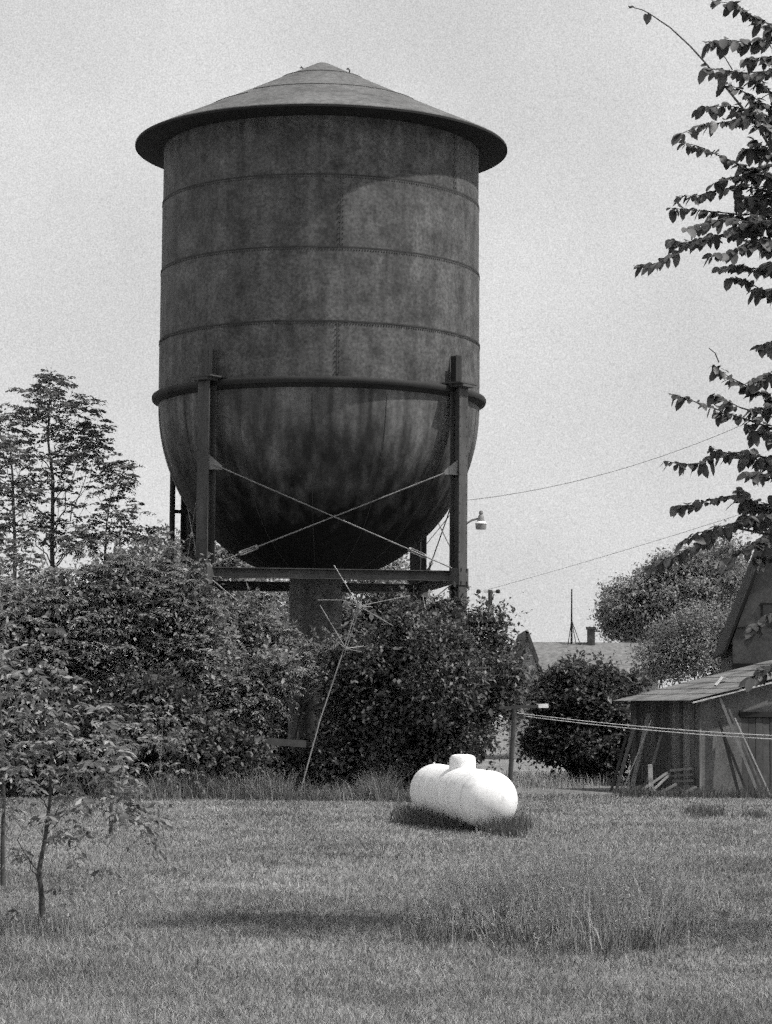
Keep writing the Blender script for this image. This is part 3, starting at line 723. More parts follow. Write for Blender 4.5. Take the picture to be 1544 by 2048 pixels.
tree('ash_tree', b, [b, P(28, 1300, 60), P(30, 1100, 60), P(25, 950, 60), P(18, 880, 60)], 0.075,
     limbs_px(60, [(.95, 12, 815), (.9, -15, 830), (.85, 35, 850), (.8, -30, 880), (.8, 48, 900), (.75, 5, 910), (.7, -25, 950), (.7, 60, 960), (.65, 20, 980), (.6, -10, 1010), (.6, 55, 1030), (.5, 10, 1060), (.5, 70, 1090), (.45, -20, 1110), (.4, 30, 1130), (.35, 60, 1160), (.35, -10, 1180)], 1.1),
     'young ash tree standing at the left edge of the picture', M_L_ASH, group=TG, bark=M_BARKM, rise=1.5, leaf=0.13, flen=0.26, subs=3, tipn=1, wander=.35, wid=.5, fronds=3, tipspread=.8, nl=190, lobes=[(10, 850, 28, 45), (-20, 880, 35, 50), (35, 910, 24, 38), (10, 960, 40, 35), (55, 1000, 24, 25), (-15, 1020, 35, 40), (30, 1070, 42, 35), (10, 1130, 55, 40), (60, 1130, 35, 30)])
b = P(205, 1500, 60); b.z = 0
tree('ash_tree', b, [b, P(205, 1300, 60), P(208, 1150, 60), P(213, 1050, 60), P(222, 985, 60)], 0.06,
     limbs_px(60, [(.95, 225, 912), (.9, 250, 925), (.85, 200, 935), (.85, 262, 950), (.75, 270, 985), (.75, 185, 975), (.7, 230, 970), (.65, 255, 1010), (.6, 175, 1020), (.55, 225, 1030), (.5, 170, 1060), (.5, 265, 1035), (.4, 280, 1050), (.4, 220, 1070), (.35, 320, 1055), (.35, 180, 1100), (.3, 300, 1080)], .9),
     'shorter round-topped young ash tree nearest the water tower', M_L_ASH, group=TG, bark=M_BARKM, rise=1.5, leaf=0.13, flen=0.26, subs=3, tipn=1, wander=.35, wid=.5, fronds=3, tipspread=.8, nl=190, lobes=[(225, 932, 28, 24), (250, 960, 24, 28), (200, 970, 24, 20), (235, 1005, 34, 20), (180, 1015, 26, 18), (255, 1030, 24, 16), (200, 1060, 45, 22), (165, 1090, 35, 24), (260, 1070, 40, 18), (300, 1070, 32, 14), (230, 1100, 50, 25), (325, 1085, 22, 22)])

# distant trees
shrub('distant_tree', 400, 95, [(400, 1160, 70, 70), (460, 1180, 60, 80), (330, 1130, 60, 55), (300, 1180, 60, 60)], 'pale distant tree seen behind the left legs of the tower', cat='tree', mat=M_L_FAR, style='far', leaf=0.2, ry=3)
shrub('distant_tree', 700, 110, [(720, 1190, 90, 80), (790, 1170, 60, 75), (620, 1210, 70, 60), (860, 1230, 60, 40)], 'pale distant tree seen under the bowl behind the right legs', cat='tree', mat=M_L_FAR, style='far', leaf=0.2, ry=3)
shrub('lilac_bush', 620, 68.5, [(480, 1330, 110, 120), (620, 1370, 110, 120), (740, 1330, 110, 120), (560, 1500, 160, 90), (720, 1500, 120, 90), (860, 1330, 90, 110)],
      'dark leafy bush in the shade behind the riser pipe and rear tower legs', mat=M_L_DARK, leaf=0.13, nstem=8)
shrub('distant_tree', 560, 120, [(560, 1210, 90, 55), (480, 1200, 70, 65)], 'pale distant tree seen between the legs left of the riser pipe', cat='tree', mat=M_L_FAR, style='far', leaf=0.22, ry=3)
b = P(1300, 1500, 126); b.z = 0
def bigtree(name, px, d, lobes, label, mat, leaf, dens=1.0):
    t = shrub(name, px, d, lobes, label, cat='tree', mat=mat, style='far', leaf=leaf, ry=4, nstem=6, dens=dens); return t
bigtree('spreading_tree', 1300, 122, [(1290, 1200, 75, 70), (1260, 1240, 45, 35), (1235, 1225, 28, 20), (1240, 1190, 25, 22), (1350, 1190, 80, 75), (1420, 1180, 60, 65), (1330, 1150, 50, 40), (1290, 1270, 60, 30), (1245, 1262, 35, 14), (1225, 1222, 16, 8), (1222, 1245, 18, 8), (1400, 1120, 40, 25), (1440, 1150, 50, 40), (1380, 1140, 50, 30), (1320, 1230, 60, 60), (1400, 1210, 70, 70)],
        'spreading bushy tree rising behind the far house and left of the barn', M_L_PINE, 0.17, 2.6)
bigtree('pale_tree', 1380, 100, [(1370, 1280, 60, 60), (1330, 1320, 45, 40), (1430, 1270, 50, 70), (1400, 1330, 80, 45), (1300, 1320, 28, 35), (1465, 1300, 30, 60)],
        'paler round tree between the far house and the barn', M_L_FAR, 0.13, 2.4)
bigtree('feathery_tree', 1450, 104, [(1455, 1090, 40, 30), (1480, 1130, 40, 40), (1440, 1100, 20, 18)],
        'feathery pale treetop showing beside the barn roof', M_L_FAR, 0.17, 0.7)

# ------------------------------------------------------------------ foreground elm, its trunk just right of the view
De = 21.5
eb = Vector((5.3, De + .3, 0))
el = T('elm_tree', eb, 'dark elm with drooping rows of leaves reaching in from the right edge', 'tree')
mb = MB(); tr = [eb, eb + Vector((-.05, 0, 2)), eb + Vector((.05, 0, 4.5)), eb + Vector((0, 0, 7)), eb + Vector((-.2, 0, 10))]
mb.tube(tr, [.2, .17, .14, .10, .04], 12); el.part(mb, 'trunk', M_BARK, smooth=True)
# sprays measured from the photograph: list of points from the tip inward, leaf size factor
SP = [[(1490, 118), (1530, 115), (1600, 125)], [(1478, 228), (1520, 232), (1580, 250)], [(1485, 300), (1525, 296), (1600, 310)], [(1470, 395), (1515, 392), (1590, 400)], [(1505, 430), (1540, 455), (1600, 480)], [(1478, 455), (1520, 470), (1590, 500)], [(1505, 820), (1540, 815), (1600, 830)], [(1498, 945), (1540, 950), (1600, 960)], [(1485, 1030), (1530, 1040), (1600, 1050)], [(1425, 2), (1470, 8), (1500, 30), (1530, 45), (1600, 70)],
      [(1412, 85), (1450, 80), (1490, 84), (1544, 78), (1620, 90)],
      [(1412, 138), (1445, 140), (1490, 146), (1544, 142), (1620, 150)],
      [(1440, 160), (1470, 175), (1500, 190), (1560, 230), (1620, 260)],
      [(1395, 218), (1430, 212), (1470, 214), (1500, 222), (1560, 240), (1620, 270)],
      [(1362, 268), (1400, 250), (1440, 246), (1480, 240), (1520, 250), (1600, 300)],
      [(1360, 284), (1395, 292), (1430, 308), (1470, 325), (1500, 340), (1544, 360), (1620, 400)],
      [(1425, 368), (1460, 355), (1500, 350), (1550, 350), (1620, 370)],
      [(1358, 392), (1395, 392), (1430, 382), (1480, 372), (1530, 380), (1600, 410)],
      [(1340, 416), (1375, 420), (1410, 422), (1450, 426), (1490, 430), (1544, 420), (1620, 440)],
      [(1372, 458), (1410, 448), (1450, 436), (1500, 445), (1560, 440)],
      [(1274, 530), (1310, 528), (1345, 510), (1375, 488), (1410, 480), (1450, 468), (1500, 455), (1544, 440), (1620, 460)],
      [(1342, 480), (1370, 486), (1400, 478), (1430, 470)],
      [(1420, 512), (1460, 508), (1490, 490), (1530, 480), (1600, 490)],
      [(1440, 535), (1480, 532), (1520, 540), (1560, 520), (1620, 520)],
      [(1460, 556), (1490, 560), (1520, 578), (1560, 590), (1620, 590)],
      [(1515, 695), (1545, 685), (1600, 680)],
      [(1428, 732), (1455, 752), (1490, 770), (1530, 790), (1600, 820)],
      [(1345, 788), (1380, 800), (1415, 812), (1450, 825), (1490, 838), (1530, 852), (1600, 880)],
      [(1425, 788), (1450, 800), (1480, 815)],
      [(1500, 765), (1530, 750), (1600, 740)],
      [(1332, 922), (1365, 930), (1400, 926), (1440, 908), (1480, 905), (1530, 915), (1600, 925)],
      [(1420, 895), (1450, 905), (1490, 915), (1544, 925), (1600, 930)],
      [(1350, 1012), (1385, 1010), (1420, 1000), (1460, 992), (1500, 1008), (1550, 1010), (1610, 1000)],
      [(1480, 980), (1500, 1000), (1540, 1020), (1600, 1030)],
      [(1368, 1080), (1400, 1065), (1440, 1055), (1480, 1042), (1530, 1030), (1600, 1030)],
      [(1296, 1135), (1330, 1118), (1365, 1108), (1400, 1090), (1430, 1070), (1470, 1055)],
      [(1440, 1130), (1470, 1110), (1500, 1090), (1550, 1075), (1610, 1070)],
      [(1500, 1260), (1530, 1240), (1560, 1220), (1620, 1180)],
      [(1505, 1360), (1530, 1340), (1560, 1320), (1620, 1290)],
      [(1500, 200), (1540, 260), (1580, 320)], [(1510, 280), (1540, 310), (1600, 340)], [(1480, 410), (1530, 400), (1600, 420)],
      [(1490, 340), (1540, 330), (1600, 330)], [(1500, 150), (1550, 190), (1600, 220)], [(1490, 470), (1540, 500), (1600, 520)], [(1500, 860), (1550, 870), (1600, 900)], [(1510, 1120), (1560, 1110), (1610, 1090)]]
tw_mb = MB(); lb, ld, lu, lsz = [], [], [], []
for sp in SP:
    dd0 = De + rng.uniform(-.9, .5)
    pts = [P(a, b_, dd0 + .15 * i) for i, (a, b_) in enumerate(sp)]
    dens_pts = []
    for i in range(len(pts) - 1):
        L = (pts[i + 1] - pts[i]).length * (1 + (sp[i][0] > 1470) * .7); m = max(2, int(L / 0.033))
        for j in range(m): dens_pts.append(pts[i].lerp(pts[i + 1], j / m) + Vector((0, rng.normal() * .02, 0)))
    n = len(pts); tw_mb.tube(pts, [0.003 + 0.0012 * i for i in range(n)], 5)
    # limb from the inner end to the trunk
    inner = pts[-1]; zt_ = max(1.5, inner.z - 0.8); tk = Vector((eb.x, eb.y, zt_))
    tw_mb.tube([inner, inner.lerp(tk, .5) + Vector((0, 0, .15)), tk], [0.003 + 0.0012 * n, .018, .035], 6)
    for j, q in enumerate(dens_pts):
        dr = (dens_pts[max(0, j - 1)] - dens_pts[min(len(dens_pts) - 1, j + 1)]).normalized()
        for r_ in range(1 + (rng.random() < .55)):
            s_ = 1 if (j + r_) % 2 else -1
            v = dr * rng.uniform(.1, 1.1) + Vector((0, s_ * rng.uniform(.1, .9), 0)) + Vector((rng.normal() * .4, 0, -rng.uniform(-.15, 1.0)))
            lb.append(tuple(q + Vector((0, 0, rng.normal() * (.008 + .022 * min(1, j / 60)))))); ld.append(tuple(v)); lu.append((rng.normal() * .3, rng.normal() * .6 - .5, 1)); lsz.append(.045 + .09 * rng.random())
# long bare shoots
def shoot(pxs, tips):
    pts = [P(a, b_, De - .2) for a, b_ in pxs]; tw_mb.tube(pts, [.004 + .0009 * i for i in range(len(pts))], 5)
    for a, b_, v, s_ in tips: lb.append(tuple(P(a, b_, De - .2))); ld.append(v); lu.append((0, -1, .6)); lsz.append(s_)
shoot([(1256, 12), (1285, 20), (1300, 28), (1340, 55), (1380, 92), (1410, 125), (1430, 150), (1460, 185), (1480, 210), (1520, 260), (1600, 400)],
      [(1268, 13, (-1, 0, -.1), .05), (1300, 27, (-.4, 0, -1), .09), (1292, 27, (-.2, 0, -1), .06), (1420, 140, (-1, 0, -.3), .08), (1428, 145, (-.8, 0, -1), .08), (1416, 130, (-1, 0, .1), .07)])
shoot([(1440, 103), (1450, 115), (1465, 140)], []); shoot([(1418, 696), (1430, 706), (1438, 725)], [])
# fuller crown outside the frame (its shade falls on the lawn)
m = 3600; cx = rng.uniform(3.75, 8.0, m); cz = rng.uniform(1.5, 10.5, m); cy = De + rng.normal(size=m) * 1.1
rr_ = ((cx - 5.6) / 2.6) ** 2 + ((cz - 6) / 4.8) ** 2
sel = (rr_ < 1) & (cx > 3.62 + .02 * cz)
for a, b_, c_ in zip(cx[sel], cy[sel], cz[sel]):
    lb.append((a, b_, c_)); v = rng.normal(size=3); ld.append((v[0], v[1], v[2] - .4)); lu.append((0, 0, 1)); lsz.append(rng.uniform(.09, .15))
lsz = np.array(lsz); V, Fc = leaves(np.array(lb), np.array(ld), np.array(lu), lsz, lsz * .64, fold=.16, shape='ovate', droop=.25)
el.part(tw_mb, 'limbs', M_BARK); el.np_part(V, Fc, 'crown', M_L_ELM)

# ------------------------------------------------------------------ saplings in the lawn at the left
SGp = 'saplings in the lawn at the left'
def sapling(bpx, trunk, limbs, label, r0=.03, bark=M_BARK, leafs=.105, seedn=0, tipn=2, subs=3, wander=.45, flen=.2):
    b = G(*bpx); d = b.y
    tree('sapling', b, [b] + [P(x, y, d) for x, y in trunk], r0, limbs_px(d, limbs, .5), label, M_L_SAP, group=SGp, bark=bark, leaf=leafs, subs=subs, tipn=tipn, wander=wander, flen=flen, cat='sapling', fronds=2, wid=.4, tipspread=.5, droop=.9)
sapling((83, 1868), [(84, 1800), (78, 1740), (90, 1680), (100, 1600), (103, 1500), (88, 1420), (65, 1340)],
        [(.95, 60, 1340), (.9, 95, 1380), (.85, 30, 1390), (.85, 130, 1420), (.8, 175, 1450), (.8, 10, 1440), (.75, 210, 1470), (.75, 55, 1460), (.7, 150, 1500), (.7, 20, 1510), (.65, 240, 1500), (.65, 90, 1500), (.6, 190, 1530),  (1.2, 250, 1600), (.5, 20, 1600), (1.35, 278, 1645), (1.5, 296, 1690),
         (1.1, 150, 1620), (1.4, 148, 1690), (.25, 50, 1715)],
        'slender forked sapling with drooping leaves nearest the camera at the left', r0=.028)
sapling((6, 1775), [(5, 1700), (8, 1600), (5, 1500), (0, 1400), (-5, 1300)],
        [(.9, -5, 1310), (.8, 25, 1370), (.8, -30, 1380), (.7, 30, 1440), (.6, -20, 1480), (.6, 35, 1520), (.5, 10, 1560), (.5, -30, 1590), (.4, 30, 1620)],
        'thin sapling cut by the left edge of the picture', r0=.03)
sapling((222, 1672), [(222, 1620), (226, 1560), (228, 1500), (232, 1440)],
        [(.95, 232, 1430), (.85, 260, 1450), (.85, 200, 1460), (.7, 270, 1490), (.7, 190, 1500), (.6, 250, 1520), (.6, 210, 1530), (.5, 240, 1550), (.4, 200, 1580), (.4, 255, 1580)],
        'small dark-stemmed sapling standing farther back in the lawn', r0=.035)
sapling((317, 1655), [(318, 1600), (319, 1550), (322, 1500), (326, 1430)],
        [(.98, 326, 1425), (.9, 300, 1440), (.9, 350, 1445), (.85, 280, 1430), (.8, 340, 1480), (.8, 305, 1470), (.7, 355, 1500), (.55, 335, 1550), (.7, 310, 1500)],
        'spindly pale-stemmed sapling, rightmost of the young trees in the lawn', r0=.022, bark=M_BARKP)

# ------------------------------------------------------------------ shed (lean-to) and barn
Z = Vector((0, 0, 1))
Cn = G(1400, 1589); ang = R(20); u = Vector((math.cos(ang), math.sin(ang), 0)); v = Vector((-math.sin(ang), math.cos(ang), 0))
Wd, Dp = 4.6, 3.9; zc = P(1400, 1398, Cn.y).z; sl = 0.235
sh = T('shed', Cn, 'low lean-to shed of old grey boards with pole-propped walls and ragged sloping roof', 'shed')
roty = Matrix((u, v, Z)).transposed()
def sp_(a, b_, z): return Cn + u * a + v * b_ + Z * z
# left wall: separate vertical boards (one mesh)
mb = MB(); y = 0.0
while y < Dp:
    w = rng.uniform(.13, .26); w = min(w, Dp - y + .01); gap = .012
    z0 = rng.uniform(0, .06); mb.box(sp_(0.0 + rng.normal() * .006, y + w / 2, (zc + z0) / 2), (.03, w - gap, zc - z0 + .02), roty); y += w
sh.part(mb, 'board_wall', M_WOOD)
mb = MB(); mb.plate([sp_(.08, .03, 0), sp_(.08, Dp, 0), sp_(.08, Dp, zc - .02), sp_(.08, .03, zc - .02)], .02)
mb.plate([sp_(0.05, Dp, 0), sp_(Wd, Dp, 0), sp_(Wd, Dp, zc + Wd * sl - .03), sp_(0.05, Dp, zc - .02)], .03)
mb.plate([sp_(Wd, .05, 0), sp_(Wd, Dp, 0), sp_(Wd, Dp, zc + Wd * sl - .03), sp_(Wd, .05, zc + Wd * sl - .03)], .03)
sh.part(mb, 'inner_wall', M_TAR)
mb = MB(); mb.plate([sp_(0.03, 0, 0), sp_(1.15, 0, 0), sp_(1.15, 0, zc + 1.15 * sl), sp_(.03, 0, zc + .0)], .04)
mb.plate([sp_(1.15, 0, 1.95), sp_(2.35, 0, 1.95), sp_(2.35, 0, zc + 2.35 * sl), sp_(1.15, 0, zc + 1.15 * sl)], .04)
mb.plate([sp_(2.35, 0, 0), sp_(Wd, 0, 0), sp_(Wd, 0, zc + Wd * sl), sp_(2.35, 0, zc + 2.35 * sl)], .04)
sh.part(mb, 'front_wall', M_FELT)
mb = MB(); mb.box(sp_(-.01, -.03, zc / 2), (.07, .07, zc), roty); sh.part(mb, 'corner_board', M_WOOD)
mb = MB()
for k in range(6): mb.box(sp_(1.25 + .2 * k, -.0 + rng.normal() * .004, .96), (.19, .03, 1.88), roty)
door = sh.part(mb, 'door', M_WOODD)
mb = MB(); mb.box(sp_(1.75, -.045, 1.98), (1.35, .06, .13), roty); sh.part(mb, 'door_header', M_TAR)
mb = MB(); mb.box(sp_(2.2, -.04, 1.0), (.03, .04, .14), roty); sh.part(mb, 'handle', M_GIRD, parent=door)
# roof sheet with ragged courses
def rp(a, b_, dz=0): return sp_(a, b_, zc + .05 + a * sl + dz)
mb = MB()
e0, e1 = -.38, Wd + .1
rows = [e0, .35, .95, 1.6, 2.3, 3.0, 3.8, e1]
for i in range(len(rows) - 1):
    o_ = .006 + .005 * i; f0 = -.32 + rng.normal() * .03
    mb.plate([rp(rows[i] - .06, f0, o_ + .008), rp(rows[i + 1], f0 + rng.normal() * .04, o_), rp(rows[i + 1], Dp + .25, o_), rp(rows[i] - .06 + rng.normal() * .02, Dp + .25, o_ + .008)], .008)
rf = sh.part(mb, 'roof', M_SHINGLE)
mb = MB(); mb.bar(rp(e0, -.3, -.07), rp(e0, Dp + .25, -.07), .03, .11, up=u); sh.part(mb, 'eave_board', M_TAR, parent=rf)
mb = MB(); mb.bar(rp(e0, -.33, -.06), rp(e1, -.33, -.06), .03, .10, up=v); sh.part(mb, 'rake_board', M_TRIMP, parent=rf)
mb = MB(); q = P(1420, 1346, 60.5)
mb.plate([rp(1.1, 1.2, .05), rp(1.5, 1.6, .17), rp(1.6, 1.9, .17), rp(1.2, 1.5, .05)], .01); mb.plate([rp(1.5, 1.6, .17), rp(1.65, 1.6, .1), rp(1.75, 1.9, .1), rp(1.6, 1.9, .17)], .01)
sh.part(mb, 'bent_flashing', M_PALE, parent=rf)
# leaning boards
LG = 'boards leaning on the shed'
def board(p0, p1, w, t, mat, label, group=LG, name='leaning_board'):
    mb = MB(); mb.bar(p0, p1, w, t, up=(0.1, 1, 0)); o = mb.build(name, mat, loc=p0); tag(o, label, 'board', group)
db = Cn.y
def gp(px, py, d): q = P(px, py, d); return q
def onground(px, d): q = P(px, 1585, d); q.z = 0; return q
board(onground(1244, db + 1.2), P(1302, 1441, db + 1.55), .03, .035, M_PALEW, 'thin pale pole leaning on the left wall of the shed')
board(onground(1262, db + 1.5), P(1297, 1428, db + 2.2), .11, .03, M_WOODP, 'wide grey board leaning behind the thin pale pole')
board(onground(1232, db + 1.8), P(1272, 1440, db + 2.7), .09, .05, M_WOODG, 'grey board leaning at the far left corner of the shed')
board(onground(1222, db + 1.9), P(1252, 1475, db + 2.7), .07, .05, M_WOODD, 'short dark board leaning outermost at the far left corner of the shed')
board(onground(1288, db + .6), P(1322, 1470, db + 1.2), .06, .03, M_WOODG, 'grey board leaning on the middle of the left shed wall')
board(onground(1518, db - .3), P(1440, 1396, db - .04), .07, .05, M_WOODP, 'longest grey board, leaning left against the shed front up to the roof edge')
board(onground(1530, db - .35), P(1458, 1418, db - .02), .045, .04, M_WOODG, 'second long board leaning against the shed front beside the longest one')
board(onground(1541, db - .4), P(1470, 1436, db - .02), .035, .035, M_PALEW, 'thin pale pole leaning on the shed front next to the door')
board(onground(1496, db - .15), P(1436, 1440, db + .0), .06, .04, M_WOODD, 'dark board leaning close behind the long boards on the shed front')
board(onground(1478, db - .1), P(1447, 1470, db + .0), .08, .04, M_WOODD, 'short dark board leaning nearest the corner of the shed front')
# stake, lying planks, pallet
mb = MB(); q = onground(1303, db - .6); mb.bar(q, P(1300, 1529, db - .6), .11, .05, up=(0, 1, 0)); o = mb.build('stake', M_TRIMP, loc=q); tag(o, 'short pale wooden stake upright before the shed', 'stake')
for i, (a, b_, c_, d_) in enumerate(((1275, 1596, 1335, 1545), (1300, 1585, 1340, 1548), (1250, 1590, 1310, 1560))):
    p0 = P(a, b_, db - .5); p0.z = .04; p1 = P(c_, d_, db + .1 + .1 * i); mb = MB(); mb.bar(p0, p1, .03, .055); o = mb.build('scrap_plank', M_WOODP if i < 2 else M_WOODD, loc=p0)
    tag(o, ('long scrap plank propped across the foot of the stake', 'scrap plank lying just behind the stake', 'dark scrap plank lying left of the stake')[i], 'plank')
pc = P(1362, 1556, db + .1); pb_ = Vector((pc.x, pc.y, 0))
pl = T('pallet', pb_, 'broken wooden pallet standing on edge among scrap against the shed wall', 'pallet')
for k in range(4):
    mb = MB(); p0 = P(1340 + 2 * k, 1541 + k * 11, db + .3); p1 = P(1384 + k, 1537 + k * 12, db + .02); mb.bar(p0, p1, .02, .06); pl.part(mb, 'slat', M_WOODG if k else M_WOODP)
for k in range(3):
    mb = MB(); p0 = P(1344 + 19 * k, 1580, db + .28 - .12 * k); p0.z = 0.0; p1 = P(1346 + 18 * k, 1535, db + .36 - .12 * k); mb.bar(p0, p1, .05, .05, up=(0, 1, 0)); pl.part(mb, 'runner', M_WOODD)
for i, (a, b_, c_, d_, t_) in enumerate(((1322, 1588, 1352, 1568, 'short'), (1368, 1590, 1392, 1574, 'broken'), (1290, 1600, 1352, 1590, 'long low'))):
    p0 = P(a, b_, db - .3); p0.z = .05; p1 = P(c_, d_, db - .1); p1.z = max(.06, p1.z); mb = MB(); mb.bar(p0, p1, .07, .05); o = mb.build('scrap_plank', M_WOODG, loc=p0)
    tag(o, t_ + (' scrap of wood below the left side of the pallet', ' scrap of wood below the right side of the pallet', ' scrap of wood in the grass right of the stake')[i], 'plank')

# barn
Bq = P(1466, 1500, 67.0); Bq.z = 0; be = R(-5.0)
bu = Vector((math.cos(be), math.sin(be), 0)); bw = Vector((-math.sin(be), math.cos(be), 0))
zB = P(1440, 1279, 67).z
ba = T('barn', Bq, 'steep-roofed grey barn rising behind the lean-to shed', 'barn')
def bp_(a, b_, z): return Bq + bu * a + bw * b_ + Z * z
Wb, Db = 8.6, 6.0; zk = P(1500, 1052, 67).z; xk = (zk - zB) / 2.72; za = zk + 1.9
outl = [(0, 0), (0, zB), (xk, zk), (Wb / 2, za), (Wb - xk, zk), (Wb, zB), (Wb, 0)]
mb = MB()
wl, wr = 0.62, 1.25; wz0, wz1 = P(1500, 1252, 67).z, P(1500, 1208, 67).z
wx0 = (P(1523, 1230, 67).x - Bq.x) / bu.x; wx1 = wx0 + .75
mb.plate([bp_(a, 0, z) for a, z in ((wx0, wz1), (wx0, zk), (xk + 0.0, zk)) if False] or [bp_(0, 0, 0), bp_(Wb, 0, 0), bp_(Wb, 0, wz0), bp_(Wb - (wz0 - zB) / 2.72, 0, wz0), bp_((wz0 - zB) / 2.72, 0, wz0), bp_(0, 0, zB)][:1] + [bp_(Wb, 0, 0), bp_(Wb, 0, zB), bp_(Wb - (wz0 - zB) / 2.72, 0, wz0), bp_((wz0 - zB) / 2.72, 0, wz0), bp_(0, 0, zB)], .05)
mb.plate([bp_((wz0 - zB) / 2.72, 0, wz0), bp_(wx0, 0, wz0), bp_(wx0, 0, wz1), bp_((wz1 - zB) / 2.72, 0, wz1)], .05)
mb.plate([bp_(wx1, 0, wz0), bp_(Wb - (wz0 - zB) / 2.72, 0, wz0), bp_(Wb - (wz1 - zB) / 2.72, 0, wz1), bp_(wx1, 0, wz1)], .05)
mb.plate([bp_((wz1 - zB) / 2.72, 0, wz1), bp_(Wb - (wz1 - zB) / 2.72, 0, wz1), bp_(Wb - xk, 0, zk), bp_(Wb / 2, 0, za), bp_(xk, 0, zk)], .05)
ba.part(mb, 'gable_wall', M_BARN)
mb = MB(); mb.plate([bp_(0, 0.05, 0), bp_(0, Db, 0), bp_(0, Db, zB), bp_(0, 0.05, zB)], .05); mb.plate([bp_(Wb, .05, 0), bp_(Wb, Db, 0), bp_(Wb, Db, zB), bp_(Wb, .05, zB)], .05)
mb.plate([bp_(a, Db, z) for a, z in outl], .05); ba.part(mb, 'side_wall', M_BARN)
mb = MB(); ov = .34; sl2 = 2.72
lo = (-.24, zB - .38)
for (a0_, z0_), (a1_, z1_) in ((lo, (xk, zk + .05)), ((xk, zk + .05), (Wb / 2, za + .06)), ((Wb / 2, za + .06), (Wb - xk, zk + .05)), ((Wb - xk, zk + .05), (Wb + .14, zB - .38))):
    mb.plate([bp_(a0_, -ov, z0_), bp_(a1_, -ov, z1_), bp_(a1_, Db + .3, z1_), bp_(a0_, Db + .3, z0_)], .07)
ba.part(mb, 'roof', M_TAR)
mb = MB()
for a_, b2 in (((wx0, wz0), (wx0, wz1)), ((wx1, wz0), (wx1, wz1))): mb.bar(bp_(a_[0], -.03, a_[1]), bp_(b2[0], -.03, b2[1]), .06, .05, up=bw)
mb.bar(bp_(wx0 - .05, -.035, wz1), bp_(wx1 + .05, -.035, wz1), .05, .07, up=bw); mb.bar(bp_(wx0 - .05, -.035, wz0), bp_(wx1 + .05, -.035, wz0), .05, .07, up=bw)
mb.bar(bp_((wx0 + wx1) / 2, -.02, wz0), bp_((wx0 + wx1) / 2, -.02, wz1), .03, .03, up=bw)
win = ba.part(mb, 'window', M_TAR); mb = MB(); mb.plate([bp_(wx0, .02, wz0), bp_(wx1, .02, wz0), bp_(wx1, .02, wz1), bp_(wx0, .02, wz1)], .01); ba.part(mb, 'pane', M_GLASS, parent=win)
mb = MB(); zf = P(1500, 1333, 66).z; mb.box(bp_(Wb / 2 + .0, -.05, zf), (Wb, .1, .2), Matrix((bu, bw, Z)).transposed()); mb.bar(bp_(0.05, -.04, P(1480, 1256, 67).z), bp_(.5, -.04, P(1480, 1254, 67).z), .03, .05, up=bw)
ba.part(mb, 'trim_board', M_TAR)

# ------------------------------------------------------------------ far house, chimney, roof antenna
Dh = 112
def hp(px, py, d=Dh): return P(px, py, d)
h0 = hp(1075, 1500); h0.z = 0
ho = T('house', h0, 'far low house with long pale grey shingled roof beyond the bushes', 'house')
zr_, ze = hp(1180, 1287, Dh + 3).z, hp(1180, 1343).z
x0, x1 = hp(1062, 1300).x, hp(1330, 1300).x
mb = MB(); mb.plate([(x0, Dh - .4, ze - .1), (x1, Dh - .4, ze - .1), (x1, Dh + 3.4, zr_), (x0, Dh + 3.4, zr_)], .12); mb.plate([(x0, Dh + 7.2, ze - .1), (x1, Dh + 7.2, ze - .1), (x1, Dh + 3.4, zr_ + .01), (x0, Dh + 3.4, zr_ + .01)], .12)
hr = ho.part(mb, 'roof', M_HROOF)
mb = MB(); mb.box(((x0 + x1) / 2, Dh + 3.4, ze / 2 - .05), (x1 - x0 - .6, 6.8, ze - .1)); mb.add([(x1 - .3, Dh, ze - .1), (x1 - .3, Dh + 6.8, ze - .1), (x1 - .3, Dh + 3.4, zr_ - .1)], [(0, 1, 2)]); ho.part(mb, 'wall', M_HWALL)
for k, px in enumerate((1120, 1200, 1270)):
    mb = MB(); q = hp(px, 1400); mb.box((q.x, Dh - .02, 2.2), (.9, .06, 1.2)); wn = ho.part(mb, 'window', M_TRIMP); mb = MB(); mb.box((q.x, Dh - .05, 2.2), (.7, .04, 1.0)); ho.part(mb, 'pane', M_GLASS, parent=wn)
# gabled wing
xa, xb_ = hp(1020, 1300, 108).x, hp(1087, 1300, 108).x; xm = hp(1053, 1300, 108).x; zap, zee = hp(1053, 1262, 108).z, hp(1087, 1355, 108).z
mb = MB(); mb.plate([(xa, 108, 0), (xb_ - .15, 108, 0), (xb_ - .15, 108, zee), (xm, 108, zap - .1), (xa, 108, zee)], .1); mb.box(((xa + xb_) / 2, 110.2, zee / 2), (xb_ - xa - .35, 4.2, zee)); ho.part(mb, 'wing_wall', M_HWALL)
mb = MB(); mb.plate([(xm, 107.7, zap), (xb_ + .05, 107.7, zee - .2), (xb_ + .05, 114, zee - .2), (xm, 114, zap)], .14); mb.plate([(xm, 107.7, zap), (xa - .05, 107.7, zee - .2), (xa - .05, 114, zee - .2), (xm, 114, zap)], .14); ho.part(mb, 'wing_roof', M_BRICK)
q = hp(1182, 1290, Dh + 3.2)
mb = MB(); mb.box((q.x, q.y, zr_ + .3), (.34, .4, .9)); mb.box((q.x, q.y, zr_ + .72), (.44, .5, .12)); ho.part(mb, 'chimney', M_BRICK, parent=hr)
m0 = hp(1143, 1290, Dh + 3.2); m1 = hp(1143.5, 1178, Dh + 3.2)
at = T('antenna_mast', m0, 'tall thin mast with guy wires on the roof of the far house', 'antenna')
mb = MB(); mb.tube([(m0.x, m0.y, zr_), m1], [.05, .03], 6); at.part(mb, 'mast', M_GIRD)
mb = MB(); k = hp(1143, 1240, Dh + 3.2)
